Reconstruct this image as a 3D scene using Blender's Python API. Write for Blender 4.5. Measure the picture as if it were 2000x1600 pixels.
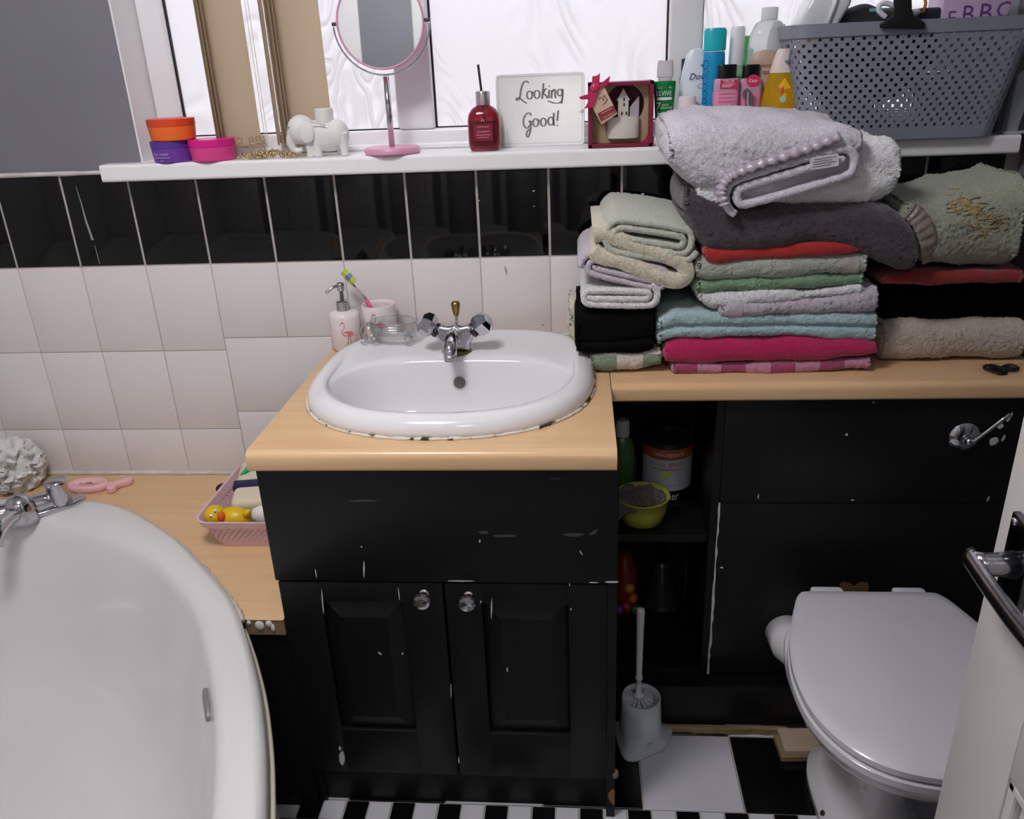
import bpy, bmesh, math, random
import numpy as np
from mathutils import Vector, Matrix
from mathutils import noise as mnoise
for o in list(bpy.data.objects): bpy.data.objects.remove(o, do_unlink=True)
S = bpy.context.scene
C = S.collection
random.seed(7); RNG = np.random.default_rng(7)
PI = math.pi

# ------------------------------------------------------------------ camera
FPX, YAW, PITCH, ROLL = 1600.0, -0.089, 0.3996, -0.0424
CAM = np.array([1.2598, -1.7382, 1.365])
_f = np.array([math.sin(YAW)*math.cos(PITCH), math.cos(YAW)*math.cos(PITCH), -math.sin(PITCH)])
_r0 = np.array([math.cos(YAW), -math.sin(YAW), 0.0]); _u0 = np.cross(_r0, _f)
_r = math.cos(ROLL)*_r0 + math.sin(ROLL)*_u0
_u = -math.sin(ROLL)*_r0 + math.cos(ROLL)*_u0
cd = bpy.data.cameras.new('camera'); cam = bpy.data.objects.new('camera', cd); C.objects.link(cam)
cam.matrix_world = Matrix(((_r[0], _u[0], -_f[0], CAM[0]), (_r[1], _u[1], -_f[1], CAM[1]),
                           (_r[2], _u[2], -_f[2], CAM[2]), (0, 0, 0, 1)))
cd.sensor_fit = 'HORIZONTAL'; cd.sensor_width = 36; cd.lens = 36*FPX/2000; cd.clip_start = .01
S.camera = cam

# ------------------------------------------------------------------ world, lights, exposure
S.view_settings.view_transform = 'Standard'; S.view_settings.look = 'None'
S.view_settings.exposure = 0.0; S.view_settings.gamma = 1; S.view_settings.use_curve_mapping = False
W = bpy.data.worlds.new('overcast_sky'); S.world = W; W.use_nodes = True
nt = W.node_tree; nt.nodes.clear()
wo = nt.nodes.new('ShaderNodeOutputWorld'); bg = nt.nodes.new('ShaderNodeBackground')
tc = nt.nodes.new('ShaderNodeTexCoord'); sx = nt.nodes.new('ShaderNodeSeparateXYZ'); rp = nt.nodes.new('ShaderNodeValToRGB')
mr = nt.nodes.new('ShaderNodeMapRange'); mr.inputs[1].default_value = -.35; mr.inputs[2].default_value = .35
nt.links.new(tc.outputs['Generated'], sx.inputs[0]); nt.links.new(sx.outputs['Z'], mr.inputs[0])
nt.links.new(mr.outputs[0], rp.inputs[0]); nt.links.new(rp.outputs[0], bg.inputs[0]); nt.links.new(bg.outputs[0], wo.inputs[0])
cr = rp.color_ramp; cr.elements[0].position = .2; cr.elements[0].color = (.50, .40, .41, 1)
cr.elements[1].position = .6; cr.elements[1].color = (.93, .95, 1.0, 1)
e = cr.elements.new(.44); e.color = (.90, .86, .89, 1)
# overcast sky: three times as bright overhead as at the horizon
zc_ = nt.nodes.new('ShaderNodeMath'); zc_.operation = 'MAXIMUM'; zc_.inputs[1].default_value = 0.0
zs_ = nt.nodes.new('ShaderNodeMath'); zs_.operation = 'MULTIPLY_ADD'; zs_.inputs[1].default_value = 1.9; zs_.inputs[2].default_value = .95
nt.links.new(sx.outputs['Z'], zc_.inputs[0]); nt.links.new(zc_.outputs[0], zs_.inputs[0]); nt.links.new(zs_.outputs[0], bg.inputs[1])
LAMP_POWER = 22.0
HALL_FILL_POWER = 8.0

# ------------------------------------------------------------------ helpers
def wy(u, v, y):
    d = _r*((u-1000)/FPX) - _u*((v-800)/FPX) + _f
    return CAM + d*((y-CAM[1])/d[1])
def wz(u, v, z):
    d = _r*((u-1000)/FPX) - _u*((v-800)/FPX) + _f
    return CAM + d*((z-CAM[2])/d[2])
from mathutils.bvhtree import BVHTree
def caster(V, F):
    """where the sight line of a photo point meets a finished surface"""
    t = BVHTree.FromPolygons([tuple(map(float, p)) for p in V], [tuple(int(i) for i in f) for f in F])
    def hit(u, v, off=.0):
        d = Vector(_r*((u-1000)/FPX) - _u*((v-800)/FPX) + _f).normalized(); p, n, i, dist = t.ray_cast(Vector(CAM), d)
        if p is None: return None
        if n.dot(d) > 0: n = -n
        return p+n*off, n
    return hit
def lin(c):
    if isinstance(c, str):
        c = c.lstrip('#'); c = [int(c[i:i+2], 16)/255 for i in (0, 2, 4)]
        c = [x/12.92 if x <= .04045 else ((x+.055)/1.055)**2.4 for x in c]
    return tuple(c)+(1,)
MATS = {}
def mat(name, col, rough=.5, metal=0, spec=.5, bump=None, trans=0, ior=1.45, alpha=1, var=None, coat=0, sheen=0, emit=None, sss=0, bump2=None):
    """procedural principled material; bump=(scale,strength[,dist]); var=(scale, other colour, amount)"""
    if name in MATS: return MATS[name]
    m = bpy.data.materials.new(name); MATS[name] = m; m.use_nodes = True
    t = m.node_tree; b = t.nodes['Principled BSDF']
    b.inputs['Base Color'].default_value = lin(col); b.inputs['Roughness'].default_value = rough
    b.inputs['Metallic'].default_value = metal; b.inputs['Specular IOR Level'].default_value = spec
    b.inputs['Transmission Weight'].default_value = trans; b.inputs['IOR'].default_value = ior
    b.inputs['Alpha'].default_value = alpha; b.inputs['Coat Weight'].default_value = coat
    b.inputs['Sheen Weight'].default_value = sheen
    if sheen: b.inputs['Sheen Roughness'].default_value = .6
    if emit: b.inputs['Emission Color'].default_value = lin(emit[0]); b.inputs['Emission Strength'].default_value = emit[1]
    tcn = None
    def coord():
        nonlocal tcn
        if tcn is None: tcn = t.nodes.new('ShaderNodeTexCoord')
        return tcn.outputs['Object']
    if var:
        n = t.nodes.new('ShaderNodeTexNoise'); n.inputs['Scale'].default_value = var[0]; n.inputs['Detail'].default_value = 5
        t.links.new(coord(), n.inputs['Vector'])
        r = t.nodes.new('ShaderNodeValToRGB'); r.color_ramp.elements[0].color = lin(col); r.color_ramp.elements[1].color = lin(var[1])
        r.color_ramp.elements[0].position = .5-.5*var[2]+.05 if len(var) < 4 else var[3]; r.color_ramp.elements[1].position = .75 if len(var) < 4 else var[3]+.06
        t.links.new(n.outputs['Fac'], r.inputs[0]); t.links.new(r.outputs[0], b.inputs['Base Color'])
    nb = None
    for bb in (bump, bump2):
        if not bb: continue
        n = t.nodes.new('ShaderNodeTexNoise'); n.inputs['Scale'].default_value = bb[0]; n.inputs['Detail'].default_value = 3
        t.links.new(coord(), n.inputs['Vector'])
        k = t.nodes.new('ShaderNodeBump'); k.inputs['Strength'].default_value = bb[1]; k.inputs['Distance'].default_value = bb[2] if len(bb) > 2 else .002
        t.links.new(n.outputs['Fac'], k.inputs['Height'])
        if nb: t.links.new(nb.outputs[0], k.inputs['Normal'])
        t.links.new(k.outputs[0], b.inputs['Normal']); nb = k
    return m

ORG = {}
class MB:
    def __init__(s): s.v = []; s.f = []
    def add(s, vs, fs):
        o = len(s.v); s.v += [tuple(map(float, p)) for p in vs]; s.f += [tuple(i+o for i in f) for f in fs]; return s
    def xf(s, M, start=0):
        s.v = s.v[:start]+[tuple(M @ Vector(p)) for p in s.v[start:]]; return s
    def build(s, name, m, parent=None, smooth=False, loc=None):
        return link(name, s.v, s.f, m, parent, smooth, loc)
def link(name, vs, fs, m, parent=None, smooth=False, loc=None):
    """one mesh object; vertices are world coordinates, origin at parent's origin (or loc)"""
    org = ORG[parent.name] if parent else (np.array(loc, float) if loc is not None else None)
    va = np.array(vs, float).reshape(-1, 3)
    if org is None:
        org = np.array([(va[:, 0].min()+va[:, 0].max())/2, (va[:, 1].min()+va[:, 1].max())/2, va[:, 2].min()])
    me = bpy.data.meshes.new(name); me.from_pydata((va-org).tolist(), [], [tuple(int(i) for i in f) for f in fs])
    me.validate(); me.update()
    if smooth: me.polygons.foreach_set('use_smooth', [True]*len(me.polygons))
    if smooth == 'auto':
        try: me.set_sharp_from_angle(angle=math.radians(38))
        except Exception: pass
    if m: me.materials.append(m)
    o = bpy.data.objects.new(name, me); C.objects.link(o)
    if parent: o.parent = parent; ORG[o.name] = org
    else: o.location = org; ORG[o.name] = org
    return o
def share(src, name, loc, parent=None, rot=None):
    o = bpy.data.objects.new(name, src.data if hasattr(src, 'data') else src); C.objects.link(o)
    if parent: o.parent = parent; o.location = np.array(loc, float)-ORG[parent.name]
    else: o.location = loc
    if rot: o.rotation_euler = rot
    ORG[o.name] = np.array(loc, float); return o
def thing(name, label, cat, loc, group=None):
    o = bpy.data.objects.new(name, None); C.objects.link(o); o.location = [float(x) for x in loc]; o.empty_display_size = .02
    ORG[o.name] = np.array(loc, float); tag(o, label, cat, group); return o
def tag(o, label, cat, group=None):
    o['label'] = label; o['category'] = cat
    if group: o['group'] = group
    return o
def struct(o, label=None):
    o['kind'] = 'structure'
    if label: o['label'] = label
    return o
# --- shapes
def box(x0, x1, y0, y1, z0, z1, bev=0, seg=2):
    b = MB()
    if bev <= 0:
        return b.add([(x0, y0, z0), (x1, y0, z0), (x1, y1, z0), (x0, y1, z0), (x0, y0, z1), (x1, y0, z1), (x1, y1, z1), (x0, y1, z1)],
                     [(0, 3, 2, 1), (4, 5, 6, 7), (0, 1, 5, 4), (1, 2, 6, 5), (2, 3, 7, 6), (3, 0, 4, 7)])
    bm = bmesh.new(); bmesh.ops.create_cube(bm, size=1)
    for v in bm.verts: v.co = ((x0+x1)/2+v.co.x*(x1-x0), (y0+y1)/2+v.co.y*(y1-y0), (z0+z1)/2+v.co.z*(z1-z0))
    bmesh.ops.bevel(bm, geom=list(bm.edges), offset=bev, segments=seg, profile=.5, affect='EDGES')
    return bmb(bm)
def bmb(bm):
    b = MB(); bm.verts.index_update()
    b.add([tuple(v.co) for v in bm.verts], [tuple(v.index for v in f.verts) for f in bm.faces]); bm.free(); return b
def loft(rings, cap0=True, cap1=True, closed=True):
    n = len(rings[0]); b = MB(); vs = [p for r in rings for p in r]; fs = []
    for i in range(len(rings)-1):
        for j in range(n if closed else n-1):
            k = (j+1) % n; fs.append((i*n+j, i*n+k, (i+1)*n+k, (i+1)*n+j))
    if cap0: fs.append(tuple(range(n-1, -1, -1)))
    if cap1: fs.append(tuple((len(rings)-1)*n+j for j in range(n)))
    return b.add(vs, fs)
def lathe(prof, c=(0, 0, 0), n=32, sx=1, sy=1, axis=None, cap0=True, cap1=True, sq=None, rot=0):
    """prof [(r,z)..]; sq = superellipse exponent for a squarish section"""
    rings = []
    for r, z in prof:
        ring = []
        for j in range(n):
            a = 2*PI*j/n+rot; cx, sn = math.cos(a), math.sin(a)
            if sq:
                k = (abs(math.cos(a-rot))**sq+abs(math.sin(a-rot))**sq)**(-1/sq); cx *= k; sn *= k
            ring.append((max(r, 1e-5)*cx*sx, max(r, 1e-5)*sn*sy, z))
        rings.append(ring)
    b = loft(rings, cap0, cap1)
    if axis is not None:
        b.xf(Vector((0, 0, 1)).rotation_difference(Vector(axis)).to_matrix().to_4x4())
    b.xf(Matrix.Translation(c)); return b
def tube(pts, r, n=10, cap=True, sx=1):
    pts = [Vector(p) for p in pts]; rings = []
    rr = r if isinstance(r, (list, tuple)) else [r]*len(pts)
    t0 = (pts[1]-pts[0]).normalized(); nrm = t0.orthogonal().normalized()
    for i, p in enumerate(pts):
        t = (pts[min(i+1, len(pts)-1)]-pts[max(i-1, 0)]).normalized()
        nrm = (nrm-t*nrm.dot(t)).normalized(); bn = t.cross(nrm)
        rings.append([tuple(p+(nrm*math.cos(2*PI*j/n)*sx+bn*math.sin(2*PI*j/n))*rr[i]) for j in range(n)])
    return loft(rings, cap, cap)
def cat(P, n=8, closed=False):
    P = [np.array(p, float) for p in P]; out = []; m = len(P)
    g = (lambda i: P[i % m]) if closed else (lambda i: P[min(max(i, 0), m-1)])
    for i in range(m if closed else m-1):
        p0, p1, p2, p3 = g(i-1), g(i), g(i+1), g(i+2)
        for k in range(n):
            t = k/n; out.append(.5*((2*p1)+(p2-p0)*t+(2*p0-5*p1+4*p2-p3)*t*t+(3*p1-p0-3*p2+p3)*t**3))
    if not closed: out.append(P[-1])
    return out
def prism(poly, z0, z1, bev=0, seg=2, plane='xy'):
    """extrude a polygon; plane 'xy' up z, 'xz' along y, 'yz' along x"""
    bm = bmesh.new(); vs = [bm.verts.new((p[0], p[1], z0)) for p in poly]; f = bm.faces.new(vs)
    r = bmesh.ops.extrude_face_region(bm, geom=[f])
    for v in r['geom']:
        if isinstance(v, bmesh.types.BMVert): v.co.z = z1
    bmesh.ops.recalc_face_normals(bm, faces=bm.faces[:])
    if bev:
        ed = [e for e in bm.edges if e.is_manifold and abs(e.calc_face_angle(0)) > .6]
        bmesh.ops.bevel(bm, geom=ed, offset=bev, segments=seg, profile=.5, affect='EDGES')
    b = bmb(bm)
    if plane == 'xz': b.v = [(x, z, y) for x, y, z in b.v]
    if plane == 'yz': b.v = [(z, x, y) for x, y, z in b.v]
    return b
def sphere(c, r, n=16, m=10, sc=(1, 1, 1)):
    return lathe([(r*math.sin(PI*i/m), -r*math.cos(PI*i/m)) for i in range(m+1)], (0, 0, 0), n).xf(Matrix.Translation(c) @ Matrix.Diagonal((*sc, 1)))
def join(*bs):
    o = MB()
    for b in bs: o.add(b.v, b.f)
    return o
def rrect(x0, x1, y0, y1, r, n=5):
    out = []
    for cx, cy, a in ((x1-r, y1-r, 0), (x0+r, y1-r, PI/2), (x0+r, y0+r, PI), (x1-r, y0+r, 1.5*PI)):
        for k in range(n+1): t = a+PI/2*k/n; out.append((cx+r*math.cos(t), cy+r*math.sin(t)))
    return out
def ribbon(pts, w, closed=False):
    """flat 2D stroke; w number or list -> (verts2d, quads)"""
    P = [np.array(p, float)[:2] for p in pts]; n = len(P); vs = []; fs = []
    for i, p in enumerate(P):
        t = P[min(i+1, n-1)]-P[max(i-1, 0)]; t = t/(np.linalg.norm(t)+1e-9); q = np.array([-t[1], t[0]])
        ww = (w[i] if isinstance(w, (list, tuple)) else w)/2
        vs += [p+q*ww, p-q*ww]
    for i in range(n-1): fs.append((2*i, 2*i+1, 2*i+3, 2*i+2))
    return vs, fs
class Decal:
    """flat print built from 2D pieces and mapped on a surface"""
    def __init__(s): s.v = []; s.f = []
    def add(s, vf, dx=0, dy=0, k=1):
        o = len(s.v); s.v += [(p[0]*k+dx, p[1]*k+dy) for p in vf[0]]; s.f += [tuple(i+o for i in f) for f in vf[1]]; return s
    def poly(s, P):
        c = np.mean(np.array(P, float), 0); n = len(P)
        return s.add(([*P, c], [(i, (i+1) % n, n) for i in range(n)]))
    def line(s, P, w): return s.add(ribbon(P, w))
    def rect(s, x0, x1, y0, y1, nx=8):
        vs = []; fs = []
        for i in range(nx+1): x = x0+(x1-x0)*i/nx; vs += [(x, y0), (x, y1)]
        for i in range(nx): fs.append((2*i, 2*i+2, 2*i+3, 2*i+1))
        return s.add((vs, fs))
    def map(s, fn, name, m, parent):
        return link(name, [fn(*p) for p in s.v], s.f, m, parent)
def on_cyl(cx, cy, z0, R, a0=0, ry=None):
    """x = arc length, facing -y when a0 = 0"""
    ry = ry or R
    return lambda x, y: (cx+R*math.sin(x/R+a0), cy-ry*math.cos(x/R+a0), z0+y)
def on_front(x0, y, z0): return lambda a, b: (x0+a, y, z0+b)
# lettering: outlines taken once from the built-in font
TXT = {}
def prep_text(*words):
    for w in words:
        c = bpy.data.curves.new('t', 'FONT'); c.body = w; c.size = 1; c.resolution_u = 2; c.fill_mode = 'FRONT'
        o = bpy.data.objects.new('t', c); C.objects.link(o)
        dg = bpy.context.evaluated_depsgraph_get(); me = bpy.data.meshes.new_from_object(o.evaluated_get(dg))
        TXT[w] = ([tuple(v.co[:2]) for v in me.vertices], [tuple(p.vertices) for p in me.polygons])
        bpy.data.objects.remove(o); bpy.data.curves.remove(c); bpy.data.meshes.remove(me)
def text(w, width=None, h=None, shear=0, center=True, bold=0):
    v, f = TXT[w]; a = np.array(v); x0, x1 = a[:, 0].min(), a[:, 0].max(); y0, y1 = a[:, 1].min(), a[:, 1].max()
    kx = width/(x1-x0) if width else h/(y1-y0)
    ky = h/(y1-y0) if h else kx
    out = [((p[0]-(x0+x1)/2 if center else p[0]-x0)*kx+shear*(p[1]-y0)*ky, (p[1]-y0)*ky) for p in v]
    return out, f
prep_text('ELVIVE', '7', 'Dove', 'planet', 'spa', 'Blissful', 'valuepack', 'nondrip', 'gloss', 'brilliant white', 'owner', 'feel cream',
          'VALUE', 'L\'OREAL', 'AL', 'DAYS', 'Kate', 'E', 'B', 'johnsons', 'C', 'MOISTURE', 'Christmas', 'BEAUTIFUL CANDLE', 'CRANBERRY', 'Time', 'more')
# --- materials used widely
M = {}
M['grey_paint'] = mat('grey_wall_paint', '#7c7c81', .62, bump=(70, .12, .001), var=(3, '#75757b', .5))
M['white_paint'] = mat('white_gloss_paint', '#d0cec9', .32, bump=(60, .06, .001))
M['upvc'] = mat('white_upvc', '#eeeef0', .25)
M['grout'] = mat('tile_grout', '#c2bbb4', .85, bump=(400, .3, .0006), var=(12, '#a39a92', .6))
M['tile_black'] = mat('black_glazed_tile', '#070708', .07, spec=.4, bump=(9, .05, .002))
M['tile_white'] = mat('white_glazed_tile', '#e2dcda', .12, bump=(8, .05, .002))
M['chrome'] = mat('chrome', '#c4c4c8', .1, 1)
M['brass'] = mat('worn_brass', '#a48a50', .28, 1)
M['ceramic'] = mat('white_ceramic', '#e4e3e4', .1, spec=.6)
M['black_paint'] = mat('black_painted_wood', '#0d0d0f', .42, spec=.35, bump=(35, .25, .0012), bump2=(300, .15, .0004))
M['chip'] = mat('bare_paint_chip', '#c4c2bd', .7)
M['rubber_black'] = mat('black_rubber', '#0a0a0b', .6)
def wood(name, a, b, rough=.32, axis=0, coat=.15):
    if name in MATS: return MATS[name]
    m = mat(name, a, rough, coat=coat); t = m.node_tree; bs = t.nodes['Principled BSDF']
    tcn = t.nodes.new('ShaderNodeTexCoord'); mp = t.nodes.new('ShaderNodeMapping')
    sc = [26, 26, 26]; sc[axis] = 1.6; mp.inputs['Scale'].default_value = sc
    n = t.nodes.new('ShaderNodeTexNoise'); n.inputs['Scale'].default_value = 1.5; n.inputs['Detail'].default_value = 6; n.inputs['Distortion'].default_value = .6
    r = t.nodes.new('ShaderNodeValToRGB'); r.color_ramp.elements[0].color = lin(a); r.color_ramp.elements[1].color = lin(b)
    r.color_ramp.elements[0].position = .35; r.color_ramp.elements[1].position = .7
    t.links.new(tcn.outputs['Object'], mp.inputs[0]); t.links.new(mp.outputs[0], n.inputs['Vector']); t.links.new(n.outputs['Fac'], r.inputs[0]); t.links.new(r.outputs[0], bs.inputs['Base Color'])
    return m
M['beech'] = wood('beech_laminate', '#dcb88c', '#d4ad80')
M['raw_wood'] = wood('bare_chipboard', '#8f7758', '#6d583f', .8, 0, 0)
# ================================================================== the room
XL, XR, YN, ZC = -.76, 2.125, -1.86, 2.32
ZB = .982                      # joint between black and white tiles
ZTOP = 1.182; ZSILL = 1.203; ZCT = .805; ZLEDGE = .462
WX0, WX1, WZ1 = .34, 2.075, 2.12   # window opening
# --- floor with its tiles
fl = struct(box(XL, XR, -2.95, .14, -.06, -.004).build('floor', M['grout']), 'black and white tiled bathroom floor')
M['ft_w'] = mat('white_floor_tile', '#cacacf', .25, bump=(20, .05, .001), var=(5, '#bdbdc2', .5))
M['ft_b'] = mat('black_floor_tile', '#09090b', .2, bump=(20, .05, .001))
P_ = .198; X0_ = 1.380; YS = -.545
def tile_mesh(w, h, d, m, bev=.0015):
    o = box(-w/2, w/2, -h/2, h/2, 0, d, bev, 1); me = bpy.data.meshes.new('tile'); me.from_pydata(o.v, [], o.f); me.materials.append(m); return me
tw = [tile_mesh(P_-.003, P_-.003, .005, M['ft_b']), tile_mesh(P_-.003, P_-.003, .005, M['ft_w'])]
for i in range(-8, 4):
    for j in list(range(0, 3))+list(range(-7, -0)):
        xc = X0_+P_*(i+.5); yc = YS+P_*(j+.5) if j >= 0 else YS-.094+P_*(j+.5)
        if xc+P_/2 > XR or xc-P_/2 < XL+.001 or yc-P_/2 < YN: continue
        share(tw[(i+j) % 2 == 0 and 1 or 0], 'floor_tile', (xc, yc, -.005), fl)
MP = .047
tm = [tile_mesh(MP-.003, MP-.003, .005, M['ft_b'], .001), tile_mesh(MP-.003, MP-.003, .005, M['ft_w'], .001)]
for i in range(-17, 16):
    for j in (0, 1):
        share(tm[1 if (i+j) % 2 == 0 else 0], 'mosaic_tile', (1.395+MP*(i+.5), YS-MP*(j+.5), -.005), fl)
# --- back wall: painted masonry round the window opening, tiles below
wb = struct(join(box(XL, XR, .008, .14, 0, ZSILL-.035), box(XL, WX0, .0, .14, ZTOP+.004, ZC), box(WX1, XR, .0, .14, ZTOP+.004, ZC),
                 box(WX0, WX1, .0, .14, WZ1, ZC)).build('wall_back', M['grey_paint']), 'grey painted wall with the window and a band of tiles')
box(XL, XR, .0012, .008, .0, ZTOP).build('grout_bed', M['grout'], wb)
M['reveal'] = mat('white_reveal_plaster', '#e9e8ea', .6, bump=(60, .1, .001))
box(WX0-.0005, WX0+.004, .001, .135, ZSILL, WZ1).build('reveal_lining', M['reveal'], wb)
box(WX1-.004, WX1+.0005, .001, .135, ZSILL, WZ1).build('reveal_lining', M['grey_paint'], wb)
W_ = .15; G_ = .0018
TM = {}
def wtile(x0, x1, z0, z1, m, g=G_):
    k = (round(x1-x0, 4), round(z1-z0, 4), m.name, g)
    if k not in TM:
        o = box(-(x1-x0-g)/2, (x1-x0-g)/2, 0, .008, -(z1-z0-g)/2, (z1-z0-g)/2, .001, 2)
        me = bpy.data.meshes.new('tile'); me.from_pydata(o.v, [], o.f); me.materials.append(m)
        me.polygons.foreach_set('use_smooth', [True]*len(me.polygons))
        try: me.set_sharp_from_angle(angle=math.radians(50))
        except Exception: pass
        TM[k] = me
    r = lambda: random.uniform(-.0022, .0022)
    share(TM[k], 'wall_tile', ((x0+x1)/2, -.0004+random.uniform(0, .0006), (z0+z1)/2), wb, (r(), 0, r()))
for k in range(-5, 14): wtile(k*W_, (k+1)*W_, ZB, ZTOP, M['tile_black'], .005)
for k in range(-5, 3):
    wtile(k*W_, (k+1)*W_, .782, ZB, M['tile_white']); wtile(k*W_, (k+1)*W_, .583, .782, M['tile_white'])
    wtile(k*W_, (k+1)*W_, .466, .583, M['tile_white'])
for k in range(3, 14): wtile(k*W_, (k+1)*W_, .811, ZB, M['tile_white'])
wtile(.45, .72, .628, .811, M['tile_white']); wtile(.45, .72, .466, .628, M['tile_white'])
# caulk trim above the tiles, left of the sill
cb = MB(); n = 40
rng = random.Random(3)
pts = [(XL+(.285-XL)*i/n, -.003, ZTOP+.003) for i in range(n+1)]
tb = tube(pts, [.0048+rng.uniform(-.0008, .0008) for _ in pts], 8)
M['caulk'] = mat('white_caulk', '#d6d4d0', .6, bump=(90, .3, .001), var=(30, '#b9b4ac', .5))
struct(tb.build('trim_1', M['caulk'], smooth=True), 'white caulk bead along the top of the black tiles')
cb = tube([(XL+(.725-XL)*i/n, -.002, ZLEDGE+.004) for i in range(n+1)], [.006+rng.uniform(-.001, .001) for _ in range(n+1)], 8)
struct(cb.build('trim_2', M['caulk'], smooth=True), 'white sealant along the back of the wooden bath ledge')
cb = tube([(.73+(1.3-.73)*i/n, -.001, ZCT+.003) for i in range(n+1)], [.0045+rng.uniform(-.001, .001) for _ in range(n+1)], 8)
struct(cb.build('trim_3', M['caulk'], smooth=True), 'sealant between basin worktop and white tiles')
# --- other walls, ceiling
struct(box(XL-.1, XL, -2.95, .14, 0, ZC).build('wall_left', mat('left_wall_paint', '#c9c9cc', .5, bump=(60, .1, .001))), 'pale wall beside the bath')
wr = struct(join(box(XR, XR+.1, -2.95, .14, 0, ZC)).build('wall_right', M['grey_paint']), 'grey wall at the toilet end')
struct(box(XL-.1, XR+.1, -2.95, .14, ZC, ZC+.05).build('ceiling', mat('ceiling_paint', '#e6e6e6', .8)), 'white ceiling')
DX0, DX1, DZ = .83, 1.69, 2.0
wf = struct(join(box(XL, DX0, YN-.1, YN, 0, ZC), box(DX1, XR, YN-.1, YN, 0, ZC), box(DX0, DX1, YN-.1, YN, DZ, ZC)).build('wall_front', M['grey_paint']), 'wall with the doorway')
bt = tile_mesh(.197, .297, .006, M['tile_white'])
for i in range(6):
    for j in range(7):
        share(bt, 'wall_tile', (XL+.1+.205*i, YN+.001, .15+.3*j), wf, (PI/2, 0, PI))
struct(join(box(DX0-.15, DX0, YN-.01, YN+.018, 0, DZ+.075, .004), box(DX1, DX1+.075, YN-.01, YN+.018, 0, DZ+.075, .004), box(DX0-.075, DX1+.075, YN-.01, YN+.018, DZ, DZ+.075, .004)).build('trim_4', M['white_paint']), 'white door architrave')
struct(box(XL, XR, -2.95, -2.9, 0, ZC).build('wall_hallway', mat('hall_paint', '#cfccc6', .7)), 'hallway wall beyond the doorway')
# --- ceiling lamp and added hall fill lamp (outside the frame)
def lamp(name, label, loc, power, r=.19):
    t = thing(name, label, 'ceiling lamp', loc)
    lathe([(r*.55, -.03), (r*.6, 0)], loc, 32).build('lamp_base', M['white_paint'], t)
    m = mat(name+'_diffuser', '#ffffff', .5, emit=('#fdfbff', 1)); pr = [(r*math.cos(a), -.03-.09*math.sin(a)) for a in np.linspace(PI/2, 0, 9)]
    area = PI*r*r*1.35
    m.node_tree.nodes['Principled BSDF'].inputs['Emission Strength'].default_value = power/(PI*area)
    lathe(pr, loc, 32).build('diffuser', m, t, True)
    return t
lamp('ceiling_lamp', 'round opal ceiling lamp over the bath', (.72, -1.1, ZC), LAMP_POWER, .2)
lamp('hall_fill_lamp', 'round opal ceiling lamp in the hallway', (1.25, -2.45, ZC), HALL_FILL_POWER, .16)  # added to throw frontal fill through the doorway onto tiles and basin

# ================================================================== window
YF = .095; YG = .118
win = struct(thing('window_1', 'white framed window with three frosted patterned panes', 'window', (1.2, YF, ZSILL)))
del win['category']
def pc(n_, x0, x1, z0, z1, y0=YF, y1=.135, bev=.006): return box(x0, x1, y0, y1, z0, z1, bev, 3).build(n_, M['upvc'], win, 'auto')
M1a, M1b, M2a, M2b = .878, .956, 1.446, 1.512
GL = [(.398, M1a), (M1b, M2a), (M2b, 2.02)]
pc('bottom_rail', WX0+.004, WX1-.004, ZSILL, 1.243); pc('top_rail', WX0+.004, WX1-.004, 2.06, WZ1)
pc('jamb', WX0+.004, .398, 1.243, 2.06); pc('jamb', 2.02, WX1-.004, 1.243, 2.06)
pc('mullion', M1a, M1b, 1.243, 2.06, YF-.004); pc('mullion', M2a, M2b, 1.243, 2.06, YF-.004)
pc('lower_bead', WX0+.01, WX1-.01, ZSILL, 1.216, YF-.014, YF+.01, .004)
M['gasket'] = mat('black_gasket', '#101012', .6)
g = mat('frosted_pattern_glass', '#f4f2f4', .2); t = g.node_tree; t.nodes.clear()
out = t.nodes.new('ShaderNodeOutputMaterial'); tcn = t.nodes.new('ShaderNodeTexCoord'); mp = t.nodes.new('ShaderNodeMapping')
mp.inputs['Scale'].default_value = (1, 1, .5)
n1 = t.nodes.new('ShaderNodeTexNoise'); n1.inputs['Scale'].default_value = 6; n1.inputs['Detail'].default_value = 1; n1.inputs['Distortion'].default_value = 1.2
wv = t.nodes.new('ShaderNodeMath'); wv.operation = 'MULTIPLY'; wv.inputs[1].default_value = 85
sn = t.nodes.new('ShaderNodeMath'); sn.operation = 'SINE'
n2 = t.nodes.new('ShaderNodeTexNoise'); n2.inputs['Scale'].default_value = 6; n2.inputs['Detail'].default_value = 2
mk = t.nodes.new('ShaderNodeMapRange'); mk.inputs[1].default_value = .42; mk.inputs[2].default_value = .62
mu = t.nodes.new('ShaderNodeMath'); mu.operation = 'MULTIPLY'
bp = t.nodes.new('ShaderNodeBump'); bp.inputs['Strength'].default_value = .8; bp.inputs['Distance'].default_value = .004
tr = t.nodes.new('ShaderNodeBsdfTranslucent'); tr.inputs[0].default_value = (.95, .94, .96, 1)
rf = t.nodes.new('ShaderNodeBsdfTransparent'); rf.inputs[0].default_value = (.97, .96, .98, 1)
gl = t.nodes.new('ShaderNodeBsdfGlossy'); gl.inputs['Roughness'].default_value = .25
fc = t.nodes.new('ShaderNodeMapRange'); fc.inputs[1].default_value = -1; fc.inputs[2].default_value = 1; fc.inputs[3].default_value = .08; fc.inputs[4].default_value = .72
m1 = t.nodes.new('ShaderNodeMixShader'); m2 = t.nodes.new('ShaderNodeMixShader'); m2.inputs[0].default_value = .05
L = t.links.new
L(tcn.outputs['Object'], mp.inputs[0]); L(mp.outputs[0], n1.inputs['Vector']); L(mp.outputs[0], n2.inputs['Vector'])
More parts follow.
